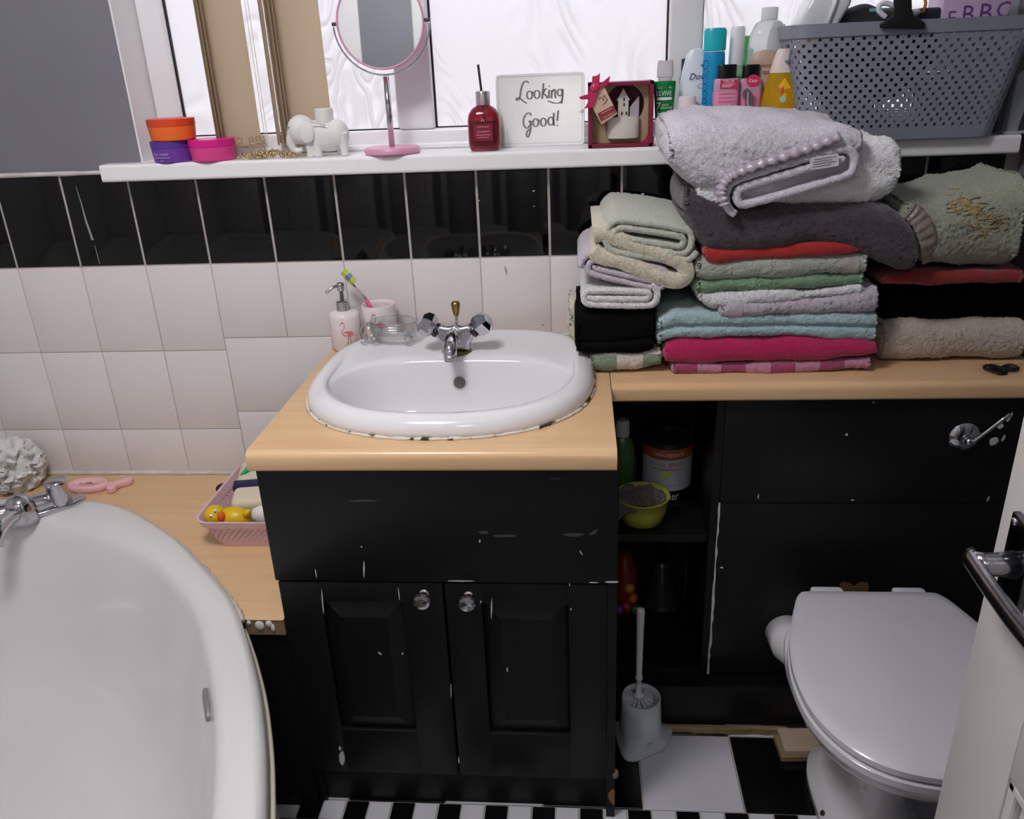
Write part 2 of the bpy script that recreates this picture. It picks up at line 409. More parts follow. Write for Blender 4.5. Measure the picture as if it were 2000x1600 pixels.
L(n1.outputs['Fac'], wv.inputs[0]); L(wv.outputs[0], sn.inputs[0]); L(n2.outputs['Fac'], mk.inputs[0])
L(sn.outputs[0], mu.inputs[0]); L(mk.outputs[0], mu.inputs[1]); L(mu.outputs[0], bp.inputs['Height']); L(mu.outputs[0], fc.inputs[0])
L(bp.outputs[0], tr.inputs['Normal']); L(bp.outputs[0], gl.inputs['Normal'])
L(fc.outputs[0], m1.inputs[0]); L(rf.outputs[0], m1.inputs[1]); L(tr.outputs[0], m1.inputs[2]); L(m1.outputs[0], m2.inputs[1]); L(gl.outputs[0], m2.inputs[2]); L(m2.outputs[0], out.inputs[0])
for a, b in GL:
    p = box(a-.004, b+.004, YG, YG+.004, 1.239, 2.064).build('pane', g, win)
    join(box(a, b, YG-.006, YG+.001, 1.2425, 1.2455), box(a, b, YG-.006, YG+.001, 2.057, 2.06), box(a, a+.0035, YG-.006, YG+.001, 1.243, 2.06), box(b-.0035, b, YG-.006, YG+.001, 1.243, 2.06)).build('gasket', M['gasket'], p)
# --- window sill board
sl = struct(prism(rrect(-.04, .13, ZSILL-.035, ZSILL, .006, 3), .268, 2.1, 0, plane='yz').build('trim_5', mat('white_sill_paint', '#f3f2f2', .28, bump=(15, .05, .002))), 'long white window sill board')
# ================================================================== worktops, vanity cabinet, boxing
def bullnose(y0, y1, z0, z1, x0, x1, r=.014):
    """worktop section with a rounded front edge at y0"""
    P = [(y1, z0), (y1, z1)]
    P += [(y0+r-r*math.sin(a), z1-r+r*math.cos(a)) for a in np.linspace(0, PI/2, 7)]
    P += [(y0+.006-.006*math.sin(a), z0+.006-.006*math.cos(a)) for a in np.linspace(PI/2, 0, 4)]
    return prism(P[::-1], x0, x1, 0, plane='yz')
# basin worktop with a cut-out for the bowl
SX, SY0, SY1 = 1.020, -.540, -.028      # basin centre x, front, back
def sink_r(a, k=1.0):
    """basin outline (centre SX,-.285): D shape, straight back, rounded front"""
    c, s = math.cos(a), math.sin(a)
    if s >= 0: hw, hd, ex = .268, .252, 3.4
    else: hw, hd, ex = .268, .256, 2.35
    r = (abs(c/hw)**ex+abs(s/hd)**ex)**(-1/ex)
    return r*k
SC = (SX, -.285)
def sink_ring(inset, z, n=96, k=1.0, dy=0):
    out = []
    for j in range(n):
        a = 2*PI*j/n; r = max(sink_r(a)*k-inset, .002); out.append((SC[0]+r*math.cos(a), SC[1]+dy+r*math.sin(a), z))
    return out
wt = thing('worktop', 'beech laminate worktop holding the white wash basin', 'worktop', (1.02, -.3, ZCT-.035))
# top built as a ring between the outline and the basin hole, plus moulded edges
def worktop_mesh(x0, x1, y0, y1, z0, z1, r=.014):
    hole = sink_ring(.03, z1); n = len(hole); top = []; b = MB()
    for p in hole:
        dx, dy = p[0]-SC[0], p[1]-SC[1]
        t = min(((x1-SC[0])/dx) if dx > 1e-9 else 1e9, ((x0-SC[0])/dx) if dx < -1e-9 else 1e9, ((y1-SC[1])/dy) if dy > 1e-9 else 1e9, ((y0+r-SC[1])/dy) if dy < -1e-9 else 1e9)
        top.append((SC[0]+dx*t, SC[1]+dy*t, z1))
    # snap nearest points to the corners
    for cx, cy in ((x0, y0+r), (x1, y0+r), (x0, y1), (x1, y1)):
        i = min(range(n), key=lambda i: (top[i][0]-cx)**2+(top[i][1]-cy)**2); top[i] = (cx, cy, z1)
    low = [(p[0], p[1], z0) for p in hole]; tl = [(p[0], p[1], z0) for p in top]
    q = loft([low, hole, top, tl, low], False, False); b.add(q.v, q.f)
    q = bullnose(y0, y0+r, z0, z1, x0, x1, r); b.add(q.v, q.f); return b
worktop_mesh(.722, 1.318, -.588, -.004, ZCT-.035, ZCT).build('top', M['beech'], wt, 'auto')
wt2 = tag(bullnose(-.306, -.004, ZCT-.035, ZCT, 1.3195, 2.115).build('worktop', M['beech'], smooth='auto'), 'narrow beech laminate shelf carrying the towel stacks', 'worktop')
# bath ledge: follows the curve of the bath
BATH = [(-.30, -.152), (-.05, -.150), (.1, -.153), (.231, -.19), (.393, -.302), (.524, -.425), (.616, -.524), (.655, -.575)]
bc = [tuple(p[:2]) for p in cat([(XL+.01, -.155)]+BATH, 6)]
lp = [(.7275, -.004), (XL+.01, -.004)]+[(x, y+.006) for x, y in bc[1:-1]]+[(.654, -.568), (.7275, -.568)]
led = thing('bath_ledge', 'beech laminate ledge filling the corner between bath and cabinet', 'worktop', (.4, -.2, ZLEDGE-.03))
prism(lp, ZLEDGE-.0012, ZLEDGE, 0).build('laminate', M['beech'], led)
prism([(x, y+.0015) if y < -.5 else (x, y) for x, y in lp], ZLEDGE-.034, ZLEDGE-.0014, 0).build('chipboard_core', M['raw_wood'], led)
M['filler'] = mat('white_filler', '#d8d6d2', .7, bump=(150, .4, .001))
for k, (x, w, z, hh_) in enumerate(((.663, .008, .455, .005), (.682, .018, .449, .010), (.7, .013, .453, .007), (.706, .008, .444, .008))):
    sphere((x, -.5672, z), 1, 12, 8, (w/2, .003, hh_)).build('filler_blob', M['filler'], led, True)
cbk = cat([(x, y, ZLEDGE+.003) for x, y in bc[1:]], 2); rng = random.Random(9)
tube(cbk, [.0065+rng.uniform(-.002, .002) for _ in cbk], 8).build('sealant', M['caulk'], led, True)

# --- vanity cabinet
van = thing('vanity_cabinet', 'black painted two-door vanity cabinet under the basin', 'cabinet', (1.02, -.3, 0))
BP = M['black_paint']
join(box(.728, .744, -.548, -.01, 0, ZCT-.036), box(1.306, 1.322, -.565, -.01, 0, ZCT-.036), box(.744, 1.306, -.03, -.012, .08, .50),
     box(.744, 1.306, -.545, -.03, .085, .10), box(.744, 1.306, -.545, -.53, .52, ZCT-.036)).build('carcass', BP, van)
box(.744, 1.306, -.540, -.524, .0, .086).build('plinth', BP, van)
box(.726, 1.3225, -.568, -.546, .546, ZCT-.037, .0025).build('fascia', BP, van, 'auto')
def door(x0, x1, px0, px1, nm='door'):
    z0, z1, y = .098, .542, -.565
    f = join(box(x0, px0, y, y+.018, z0, z1, .002), box(px1, x1, y, y+.018, z0, z1, .002), box(px0-.002, px1+.002, y+.0003, y+.0175, z0, .206, .002),
             box(px0-.002, px1+.002, y+.0003, y+.0175, .500, z1, .002)).build(nm, BP, van, 'auto')
    # raised and fielded panel
    a, b, c, d = px0+.001, px1-.001, .207, .499; i = .030
    O = [(a, y+.010, c), (b, y+.010, c), (b, y+.010, d), (a, y+.010, d)]; I = [(a+i, y-.001, c+i+.004), (b-i, y-.001, c+i+.004), (b-i, y-.001, d-i), (a+i, y-.001, d-i)]
    B = [(p[0], y+.016, p[2]) for p in O]
    loft([B, O, I], True, True).build('door_panel', BP, f)
    return f
d1 = door(.729, 1.0205, .802, .948); d2 = door(1.0245, 1.306, 1.088, 1.238)
for dd, x, z in ((d1, .988, .521), (d2, 1.066, .518)):
    k = lathe([(.009, 0), (.009, .002), (.006, .004), (.006, .010), (.0105, .014), (.0155, .019), (.0165, .0235), (.0145, .0275), (.0085, .0295), (.001, .0298)], (x, -.565, z), 12, axis=(0, -1, 0)).build('knob', M['chrome'], dd)
def chips(parent, y, lst, m=None):
    for u, v, w, h, s in lst:
        p = wy(u, v, y); rr = random.Random(int(u*7+v)); n = 9
        P = [(p[0]+w/2*math.cos(2*PI*i/n)*rr.uniform(.6, 1.1)+s*math.sin(2*PI*i/n)*h/2, p[2]+h/2*math.sin(2*PI*i/n)*rr.uniform(.7, 1.05)) for i in range(n)]
        prism(P, y-.0006, y+.0006, 0, plane='xz').build('paint_chip', m or M['chip'], parent)
chips(van, -.5682, [(711, 1112, .0028, .036, .1), (706, 1068, .003, .004, 0), (617, 1120, .002, .02, 0), (937, 1057, .003, .007, .2), (1135, 1080, .003, .010, -.5), (1195, 1137, .030, .004, 0), (1160, 1138, .02, .002, 0), (900, 1135, .05, .002, 0)])
chips(d1, -.5655, [(630, 1175, .003, .055, .05), (668, 1480, .0125, .042, .1), (664, 1462, .006, .012, 0), (779, 1160, .002, .03, 0), (742, 1276, .005, .008, -.6), (786, 1277, .004, .004, 0)])
chips(d2, -.5655, [(960, 1190, .003, .05, .05), (991, 1308, .0032, .012, 0), (939, 1176, .003, .005, 0), (881, 1350, .002, .04, .05), (1112, 1140, .0022, .012, 0), (1115, 1190, .003, .005, 0), (896, 1485, .003, .02, 0)])
M['scuff'] = mat('chalky_scuff', '#3a3a3c', .8)
chips(van, -.5682, [(985, 1047, .05, .006, .2), (1120, 1045, .04, .008, .6), (1160, 1040, .012, .014, .8), (712, 978, .05, .006, .1), (1085, 935, .02, .005, .5), (945, 1040, .02, .008, .4)], M['scuff'])
# bare corner at the cabinet foot
prism([(1.3218, .03), (1.312, .045), (1.3085, .06), (1.318, .075), (1.3221, .07)], -.5662, -.560, 0, plane='xz').build('bare_corner', mat('bare_mdf', '#8a6138', .8), van)
M['plaster'] = mat('rough_plaster_crumb', '#7d6f60', .9, bump=(200, .5, .002))
sphere((1.3225, -.56, .108), .012, 12, 8, (.6, .6, 1)).build('plaster_lump', M['plaster'], van, True)

# --- boxed-in cistern and the open recess
bx = thing('cistern_boxing', 'black painted boxing behind the toilet under the shelf', 'panel', (1.8, -.15, 0))
box(1.536, 2.118, -.288, -.27, .545, ZCT-.036, .001).build('upper_panel', BP, bx, 'auto')
box(1.536, 2.118, -.287, -.27, .118, .5435, .001).build('lower_panel', BP, bx, 'auto')
box(1.324, 2.118, -.33, -.31, .018, .1175, .001).build('plinth', BP, bx, 'auto')
box(1.324, 2.118, -.309, -.271, .10, .117).build('toe_board', BP, bx)
box(1.52, 1.5355, -.285, -.012, .118, ZCT-.036).build('side_panel', BP, bx)
for z0, z1, u in ((.118, .545, 1400),):
    rr = random.Random(4); P = []; n = 26
    L_ = [(1.5345+rr.uniform(-.001, .0005), z0+(z1-z0)*i/n) for i in range(n+1)]; R_ = [(1.5372+rr.uniform(-.0012, .003), z0+(z1-z0)*i/n) for i in range(n+1)]
    prism(L_+R_[::-1], -.2886, -.2868, 0, plane='xz').build('bare_edge', M['chip'], bx)
chips(bx, -.2888, [(1481, 970, .003, .012, .1), (1410, 1109, .01, .004, 0), (1654, 849, .006, .005, 0), (1665, 977, .008, .0025, 0), (1706, 786, .004, .003, 0), (1930, 975, .003, .012, .2), (1941, 862, .016, .022, .1), (1953, 832, .013, .012, 0), (1972, 815, .006, .02, .3), (1960, 856, .005, .016, .2)])
p = wy(1668, 1148, -.2892)
prism([(p[0]+a, p[2]+b) for a, b in ((-.03, .008), (-.022, .014), (-.008, .01), (0, .004), (.012, .014), (.026, .013), (.03, 0), (.024, -.02), (-.02, -.02))], -.2895, -.2885, 0, plane='xz').build('bare_patch', mat('brown_board_patch', '#5a4029', .9, bump=(90, .5, .002)), bx)
rc = thing('recess_shelves', 'black open recess with two shelves between cabinet and boxing', 'shelf unit', (1.43, -.15, .1))
box(1.324, 1.519, -.275, -.012, .446, .462, .001).build('shelf', BP, rc)
box(1.324, 1.519, -.285, -.012, .1175, .128, .001).build('shelf', BP, rc)
box(1.324, 1.519, -.012, -.004, .118, ZCT-.036).build('back_panel', BP, rc)
# --- wood batten and board on the floor
rr = random.Random(5); P = [(1.335+.37*i/24, -.343+rr.uniform(-.002, .002)) for i in range(25)]
bat = tag(prism(P+[(1.705, -.332), (1.335, -.332)], .0005, .017, .0012, 1).build('floor_batten', wood('worn_batten', '#a08a66', '#5f4d38', .85, 0, 0)), 'worn bare wooden batten along the foot of the black plinth', 'batten')
bd = thing('board_offcut', 'two pale laminate board offcuts stacked on floor behind toilet foot', 'board', (1.76, -.37, 0))
bm_ = mat('pale_board', '#b8a48e', .55, var=(8, '#a8937c', .5))
box(1.672, 1.81, -.412, -.35, .0005, .014, .001).xf(Matrix.Translation((1.75, -.37, 0)) @ Matrix.Rotation(.05, 4, 'Z') @ Matrix.Translation((-1.75, .37, 0))).build('lower_board', M['raw_wood'], bd)
box(1.680, 1.815, -.408, -.345, .0145, .026, .001).xf(Matrix.Translation((1.75, -.37, 0)) @ Matrix.Rotation(.03, 4, 'Z') @ Matrix.Translation((-1.75, .37, 0))).build('upper_board', bm_, bd)
# ================================================================== sanitary ware
basin = thing('wash_basin', 'white ceramic inset wash basin with rolled rim', 'sink', (SX, -.285, ZCT))
def bowl_ring(k, z, n=96, c=(1.022, -.352)):
    out = []
    for j in range(n):
        a = 2*PI*j/n; cx, s = math.cos(a), math.sin(a)
        hw, hd, ex = (.226, .138, 3.0) if s >= 0 else (.226, .146, 2.5)
        r = (abs(cx/hw)**ex+abs(s/hd)**ex)**(-1/ex)*k; out.append((c[0]+r*cx, c[1]+r*s, z))
    return out
def mid(A, B, t, z): return [(a[0]+(b[0]-a[0])*t, a[1]+(b[1]-a[1])*t, z) for a, b in zip(A, B)]
R0 = sink_ring(.038, .8375); B0 = bowl_ring(1.0, .827)
rings = [sink_ring(.028, ZCT-.02), sink_ring(.004, ZCT+.0005), sink_ring(0, ZCT+.004), sink_ring(0, ZCT+.012), sink_ring(.003, ZCT+.021), sink_ring(.009, ZCT+.028),
         sink_ring(.018, ZCT+.033), sink_ring(.028, ZCT+.0345), R0, mid(R0, B0, .22, .833), mid(R0, B0, .45, .8305), mid(R0, B0, .75, .829), B0,
         bowl_ring(.985, .822), bowl_ring(.96, .808), bowl_ring(.93, .785), bowl_ring(.89, .755), bowl_ring(.82, .725), bowl_ring(.68, .70), bowl_ring(.45, .687), bowl_ring(.15, .682), bowl_ring(.02, .681)]
bo = loft(rings, False, True).build('bowl', M['ceramic'], basin, True)
# underside, so that it is a real shell
M['hole'] = mat('dark_hole', '#2c2c2e', .5)
pz = .783; py = -.352+.138*.927
p = (1.0225, py, pz)
lathe([(.013, 0), (.0145, .0012), (.0125, .002)], (p[0], p[1]-.0005, p[2]), 24, axis=(0, -1, .18)).build('overflow_ring', M['ceramic'], basin, True)
lathe([(.0122, 0), (.0122, .0022)], (p[0], p[1]-.0008, p[2]), 24, axis=(0, -1, .18)).build('overflow_hole', mat('overflow_grey', '#6a6664', .6), basin)
lathe([(.022, 0), (.022, .003), (.015, .004), (.001, .004)], (1.022, -.352, .681), 24).build('plug', M['chrome'], basin, True)
# old sealant round the foot of the rim: uneven, pale with dark gaps
ring = sink_ring(-.001, ZCT+.0015, 220); rr = random.Random(11)
M['old_seal'] = mat('mouldy_sealant', '#d9d2c6', .7, var=(45, '#3b2f22', .4, .53), bump=(160, .5, .002))
tube([(x+rr.uniform(-.0006, .0006), y+rr.uniform(-.0006, .0006), z) for x, y, z in ring]+[ring[0]], [.0028+rr.uniform(-.001, .0012) for _ in range(221)], 6).build('sealant', M['old_seal'], basin, True)

# --- basin mixer tap
TX, TY, TZ = 1.012, -.168, .8285
tap = thing('basin_tap', 'chrome basin mixer tap with two faceted knobs and brass pop-up rod', 'tap', (TX, TY, TZ))
lathe([(.030, 0), (.030, .003), (.027, .005)], (TX, TY, TZ), 32).build('base_gasket', mat('tarnished_base', '#6d6a52', .4, .6), tap, True)
body = [(-.030, .006), (-.028, .02), (-.038, .034), (-.046, .050), (-.030, .060), (-.012, .056), (0, .060), (.012, .056), (.030, .060), (.046, .050), (.038, .034), (.028, .02), (.030, .006)]
prism([(TX+a, TZ+b) for a, b in body[::-1]], TY-.017, TY+.017, .007, 3, plane='xz').build('body', M['chrome'], tap, True)
for s in (-1, 1):
    ax = Vector((s*.80, -.12, .58)).normalized(); c = Vector((TX+s*.036, TY-.003, TZ+.046))
    k = lathe([(.013, 0), (.014, .006), (.0215, .012), (.0255, .022), (.0235, .033), (.0145, .040), (.011, .0405)], c, 6, axis=ax, rot=.3).build('knob', M['chrome'], tap)
    lathe([(.0105, .040), (.0105, .0425), (.001, .043)], c, 20, axis=ax).build('knob_cap', mat('pale_cap', '#b9bfc6', .2), k)
    lathe([(.0150, -.002), (.0150, .005)], c, 20, axis=ax).build('knob_ring', mat('dark_seal', '#1a1a1c', .4), k)
sp = cat([(TX, TY-.005, TZ+.030), (TX, TY-.03, TZ+.042), (TX, TY-.058, TZ+.044), (TX, TY-.082, TZ+.034), (TX, TY-.088, TZ+.022)], 5)
tube(sp, [.0145]*6+[.0135]*(len(sp)-6), 16).build('spout', M['chrome'], tap, True)
lathe([(.012, 0), (.012, .012)], (TX, TY-.0885, TZ+.0125), 20).build('spout_nozzle', mat('limescaled_chrome', '#a8a8a6', .4, .8), tap, True)
tube([(TX+.001, TY+.012, TZ+.055), (TX+.002, TY+.012, TZ+.075)], .0028, 8).build('rod', M['chrome'], tap, True)
lathe([(.004, .072), (.006, .076), (.0085, .089), (.0095, .096), (.0085, .1), (.005, .102), (.001, .1022)], (TX+.002, TY+.012, TZ), 20).build('rod_knob', M['brass'], tap, True)

# --- bath
bath = thing('bathtub', 'large white curved corner bathtub with chrome overflow', 'bathtub', (.0, -.95, 0))
OUT = [tuple(p[:2]) for p in cat(BATH[:-1]+[(.679, -.619), (.724, -.697), (.76, -.767), (.797, -.851), (.822, -.916), (.85, -.998), (.873, -1.09), (.885, -1.2), (.882, -1.34), (.86, -1.5), (.81, -1.66), (.70, -1.79), (.55, -1.835), (-.3, -1.838), (-.62, -1.82), (-.735, -1.7), (-.742, -1.0), (-.735, -.32), (-.66, -.18)], 6, True)]
BCX, BCY = .06, -.98; NB = 144
def ray_curve(curve, a):
    d = (math.cos(a), math.sin(a)); best = None
    for i in range(len(curve)):
        p, q = curve[i], curve[(i+1) % len(curve)]
        ex, ey = q[0]-p[0], q[1]-p[1]; den = d[0]*ey-d[1]*ex
        if abs(den) < 1e-12: continue
        t = ((p[0]-BCX)*ey-(p[1]-BCY)*ex)/den; s = ((p[0]-BCX)*d[1]-(p[1]-BCY)*d[0])/den
        if t > 0 and -1e-6 <= s <= 1+1e-6: best = max(best or 0, t)
    return best
RO = [ray_curve(OUT, 2*PI*j/NB) for j in range(NB)]
def inw(j):
    a = 2*PI*j/NB; x, y = BCX+RO[j]*math.cos(a), BCY+RO[j]*math.sin(a)
    n0 = np.array([BCX+RO[j-1]*math.cos(a-2*PI/NB), BCY+RO[j-1]*math.sin(a-2*PI/NB)]); n1 = np.array([BCX+RO[(j+1) % NB]*math.cos(a+2*PI/NB), BCY+RO[(j+1) % NB]*math.sin(a+2*PI/NB)])
    t = n1-n0; t /= np.linalg.norm(t); nn = np.array([t[1], -t[0]]); c = abs(nn @ np.array([math.cos(a), math.sin(a)]))
    w = .068+.05*max(0, min(1, (y+.32)/.12)) + .10*max(0, min(1, (-.35-x)/.3))
    return w/max(c, .45)
WI = [inw(j) for j in range(NB)]; WI = [sum(WI[(j+k) % NB] for k in range(-4, 5))/9 for j in range(NB)]
def bring(t, z, k=1.0):
    out = []
    for j in range(NB):
        a = 2*PI*j/NB; r = (RO[j]-WI[j]*t)*k; out.append((BCX+r*math.cos(a), BCY+r*math.sin(a), z))
    return out
ZR = .486
rb = [bring(.12, .445), bring(0, .448), bring(-.03, .462), bring(0, .474), bring(.1, ZR-.003), bring(.22, ZR), bring(.75, ZR-.001), bring(.9, ZR-.005), bring(1.0, ZR-.013), bring(1.07, ZR-.03),
      bring(1.1, .42, .985), bring(1.1, .33, .945), bring(1.1, .24, .90), bring(1.1, .18, .845), bring(1.1, .14, .77), bring(1.1, .118, .68), bring(1.1, .11, .55), bring(1.1, .105, .3), bring(1.1, .104, .02)]
M['acrylic'] = mat('white_bath_acrylic', '#dcdcda', .16, spec=.5, coat=.2)
shell = loft(rb, False, True); shell.build('shell', M['acrylic'], bath, True)
# trim strip and panel under the rim
vis = [(x, y) for x, y in OUT if x > .5 and y < -.57 and y > -1.83]
tb = MB()
strip = [(x+.004, y-.001) for x, y in vis]
tube([(x, y, .441) for x, y in strip], .0055, 8).build('edge_strip', mat('cream_plastic_strip', '#c9c2ad', .4), bath, True)
pn = [[(x-.012, y+.002, z) for x, y in vis] for z in (.004, .44)]
pb = [[(x-.024, y+.004, z) for x, y in vis] for z in (.004, .44)]
b = MB(); n = len(vis)
for A, B in ((pn[0], pn[1]), (pn[1], pb[1]), (pb[1], pb[0]), (pb[0], pn[0])):
    b.add(A+B, [(i, i+1, n+i+1, n+i) for i in range(n-1)])
b.build('side_panel', mat('cream_bath_panel', '#b5ad98', .5), bath, True)
# overflow plate on the inner wall
ov, on_ = caster(shell.v, shell.f)(407, 1377)
ov = np.array(ov)+np.array(on_)*.003
a_ = math.atan2(ov[1]-BCY, ov[0]-BCX); nr = on_
tx_ = Vector((0, 0, 1)).cross(nr).normalized(); ty_ = nr.cross(tx_)
Mx = Matrix(((tx_.x, ty_.x, nr.x, ov[0]), (tx_.y, ty_.y, nr.y, ov[1]), (tx_.z, ty_.z, nr.z, ov[2]), (0, 0, 0, 1)))
prism([(-.036, -.003), (-.028, -.010), (.028, -.010), (.036, -.003), (.036, .006), (.03, .010), (-.03, .010), (-.036, .006)], -.003, .003, .0012, 2).xf(Mx).build('overflow_plate', mat('dull_metal', '#8f8f8e', .4, .4), bath, 'auto')
# --- bath mixer
bt_ = thing('bath_tap', 'chrome bath mixer tap with round cap on the bath rim', 'tap', wz(60, 1000, ZR))
e0 = wz(138, 966, ZR+.02); e1 = wz(-120, 1040, ZR+.02)
ax = Vector(e1-e0); 
tube([e0, e0+np.array(ax)*.06, e0+np.array(ax)*.5, e1], [.016, .024, .022, .022], 18).build('body', M['chrome'], bt_, True)
pl = [Vector(e0)-ax.normalized()*.022, Vector(e0)-ax.normalized()*.014, Vector(e0)+ax*.3, Vector(e1)]
side = Vector((-ax.y, ax.x, 0)).normalized()
P = []
for q, w in ((-.028, .004), (-.02, .018), (0, .027), (.06, .029), (.2, .027)): P.append((Vector(e0)+ax.normalized()*q, w))
P.append((Vector(e1), .027))
poly = [tuple((p+side*w)[:2]) for p, w in P]+[tuple((p-side*w)[:2]) for p, w in P[::-1]]
prism(poly, ZR-.001, ZR+.010, .003, 2).build('base_plate', M['chrome'], bt_, True)
k0 = wz(116, 970, ZR+.03)
kn = lathe([(.016, .012), (.0175, .02), (.0215, .036), (.0235, .066), (.022, .071), (.001, .072)], (k0[0], k0[1], ZR), 28).build('cap_knob', M['chrome'], bt_, True)
c0 = wz(35, 1000, ZR+.03)
lathe([(.030, .0), (.031, .02), (.028, .045), (.020, .06), (.001, .066)], (c0[0], c0[1]+.01, ZR), 24).build('centre_housing', M['chrome'], bt_, True)
tube(cat([(c0[0], c0[1], ZR+.03), (c0[0]+.004, c0[1]-.05, ZR+.034), (c0[0]+.008, c0[1]-.085, ZR+.028), (c0[0]+.009, c0[1]-.10, ZR+.005)], 5), .0165, 16).build('spout', M['chrome'], bt_, True)

# --- toilet
toi = thing('toilet', 'white toilet with closed lid in front of black boxing', 'toilet', (1.80, -.6, 0))
HT = [(0, -.408), (.06, -.408), (.112, -.409), (.126, -.415), (.140, -.440), (.158, -.495), (.176, -.55), (.187, -.61), (.189, -.66), (.184, -.712), (.169, -.757), (.143, -.797), (.108, -.825), (.06, -.842), (0, -.848)]
full = [(1.80-x, y) for x, y in HT]+[(1.80+x, y) for x, y in HT[-2:0:-1]]
full = [tuple(p[:2]) for p in cat(full, 4, True)]
TCx, TCy = 1.80, -.63
def tring(k, z, grow=0, dy=0, ky=None):
    out = []
    for x, y in full:
        dx, dyy = x-TCx, y-TCy; r = math.hypot(dx, dyy); out.append((TCx+dx*k+dx/r*grow, TCy+dy+dyy*(ky or k)+dyy/r*grow, z))
    return out
M['seat'] = mat('white_seat_plastic', '#cdccd0', .2)
lid = loft([tring(1, .409), tring(1, .411, .002), tring(1, .421, .002), tring(1, .4255, -.004), tring(.9, .4275), tring(.5, .429), tring(.02, .4295)], True, True).build('lid', M['seat'], toi, 'auto')
loft([tring(1, .389, .001), tring(1, .391, .004), tring(1, .403, .004), tring(1, .4065, -.001)], True, True).build('seat', M['seat'], toi, 'auto')
for dx in (-.075, .075):
    prism(rrect(1.80+dx-.03, 1.80+dx+.03, -.420, -.393, .008, 3), .40, .424, .004, 2).build('hinge', M['seat'], toi, 'auto')
def pring(hw, yb, yf, z, n=40, ex=2.4):
    out = []; cy = yb*.55+yf*.45
    for j in range(n):
        a = 2*PI*j/n; c, s = math.cos(a), math.sin(a); hd = (yb-cy) if s > 0 else (cy-yf)
        r = (abs(c/hw)**ex+abs(s/hd)**ex)**(-1/ex); out.append((1.80+r*c, cy+r*s, z))
    return out
loft([pring(.09, -.38, -.68, .0, ex=2.6), pring(.09, -.38, -.68, .026, ex=2.6), pring(.068, -.385, -.66, .045), pring(.060, -.385, -.63, .12), pring(.066, -.38, -.64, .18), pring(.112, -.37, -.70, .24),
      pring(.162, -.36, -.775, .30), pring(.178, -.38, -.82, .345), pring(.183, -.385, -.832, .375), pring(.180, -.388, -.830, .388)], True, True).build('pan', M['ceramic'], toi, True)
for q in ((-.078, -.475), (-.084, -.565)):
    lathe([(.009, 0), (.009, .003), (.006, .006), (.001, .007)], (1.80+q[0]+.004, q[1], .025), 12).build('bolt_cap', mat('rusty_bolt', '#3a241a', .8), toi, True)
tube([(1.76, -.40, .235), (1.72, -.375, .235), (1.692, -.33, .235), (1.690, -.2885, .235)], .042, 24).build('soil_pipe', M['ceramic'], toi, True)
# --- flush lever on the boxing
fp = wy(1883, 853, -.2885)
fl_ = thing('flush_lever', 'chrome toilet flush lever on round plate on black boxing', 'flush lever', (fp[0], -.2885, fp[2]))
lathe([(.0285, .0002), (.0285, .002), (.022, .009), (.014, .012), (.001, .0125)], (fp[0], -.2885, fp[2]), 32, axis=(0, -1, 0)).build('rose', M['chrome'], fl_, 'auto')
lathe([(.0075, .010), (.0085, .02), (.007, .028), (.001, .0295)], (fp[0], -.2885, fp[2]), 16, axis=(0, -1, 0)).build('spindle', M['chrome'], fl_, True)
q = wy(1972, 808, -.318)
A = Vector((fp[0], -.316, fp[2])); B = Vector(q)
dv = (B-A).normalized(); up = Vector((0, -1, 0)).cross(dv).normalized()
b = MB(); rings = []
for t_, w in ((0, .006), (.15, .0055), (.8, .0085), (1, .009)):
    c = A+(B-A)*t_; th = .0022
    rings.append([tuple(c+up*w*s1*.35+Vector((0, -1, 0))*th*s2*2.2) for s1, s2 in ((-1, -1), (1, -1), (1, 1), (-1, 1))])
loft(rings).build('lever', M['chrome'], fl_, True)

# --- door, opened inward on the right
DXF, DY0, DY1 = 1.640, -1.822, -1.062
dr = struct(thing('door_1', 'white painted door standing open with chrome lever handle', 'door', (DXF, DY0, 0))); del dr['category']
join(box(DXF, DXF+.036, DY1-.10, DY1, .008, 1.98, .002), box(DXF, DXF+.036, DY0, DY0+.10, .008, 1.98, .002), box(DXF, DXF+.036, DY0+.1, DY1-.1, .008, .22, .002),
     box(DXF, DXF+.036, DY0+.1, DY1-.1, .76, .9, .002), box(DXF, DXF+.036, DY0+.1, DY1-.1, 1.86, 1.98, .002), box(DXF, DXF+.036, -1.49, -1.40, .22, 1.86, .002)).build('leaf', M['white_paint'], dr, 'auto')
for y0, y1 in ((DY0+.1, -1.49), (-1.40, DY1-.1)):
    for z0, z1 in ((.22, .76), (.9, 1.86)):
        box(DXF+.010, DXF+.026, y0-.002, y1+.002, z0-.002, z1+.002).build('door_panel', M['white_paint'], dr)
        join(box(DXF+.001, DXF+.012, y0, y0+.012, z0, z1, .003), box(DXF+.001, DXF+.012, y1-.012, y1, z0, z1, .003), box(DXF+.001, DXF+.012, y0, y1, z0, z0+.012, .003), box(DXF+.001, DXF+.012, y0, y1, z1-.012, z1, .003)).build('panel_moulding', M['white_paint'], dr)
hz = .942; hy = -1.108
M['worn_chrome'] = mat('worn_chrome', '#9a9a9e', .22, 1, var=(60, '#6f6f74', .5))
hp = prism(rrect(hy-.019, hy+.019, hz-.05, hz+.05, .003, 2), DXF-.0065, DXF-.0003, .0015, 2, plane='yz').build('handle_plate', mat('chrome_dark_reflection', '#77787e', .16, 1, var=(25, '#2a2a30', .5)), dr, 'auto')  # dark reflection in the chrome plate is mixed into its colour
for dz in (-.042, .042):
    for dy in (-.012, .012):
        lathe([(.0038, .0063), (.0038, .0075), (.002, .0085)], (DXF, hy+dy, hz+dz), 10, axis=(-1, 0, 0)).build('screw', M['chrome'], hp, True)
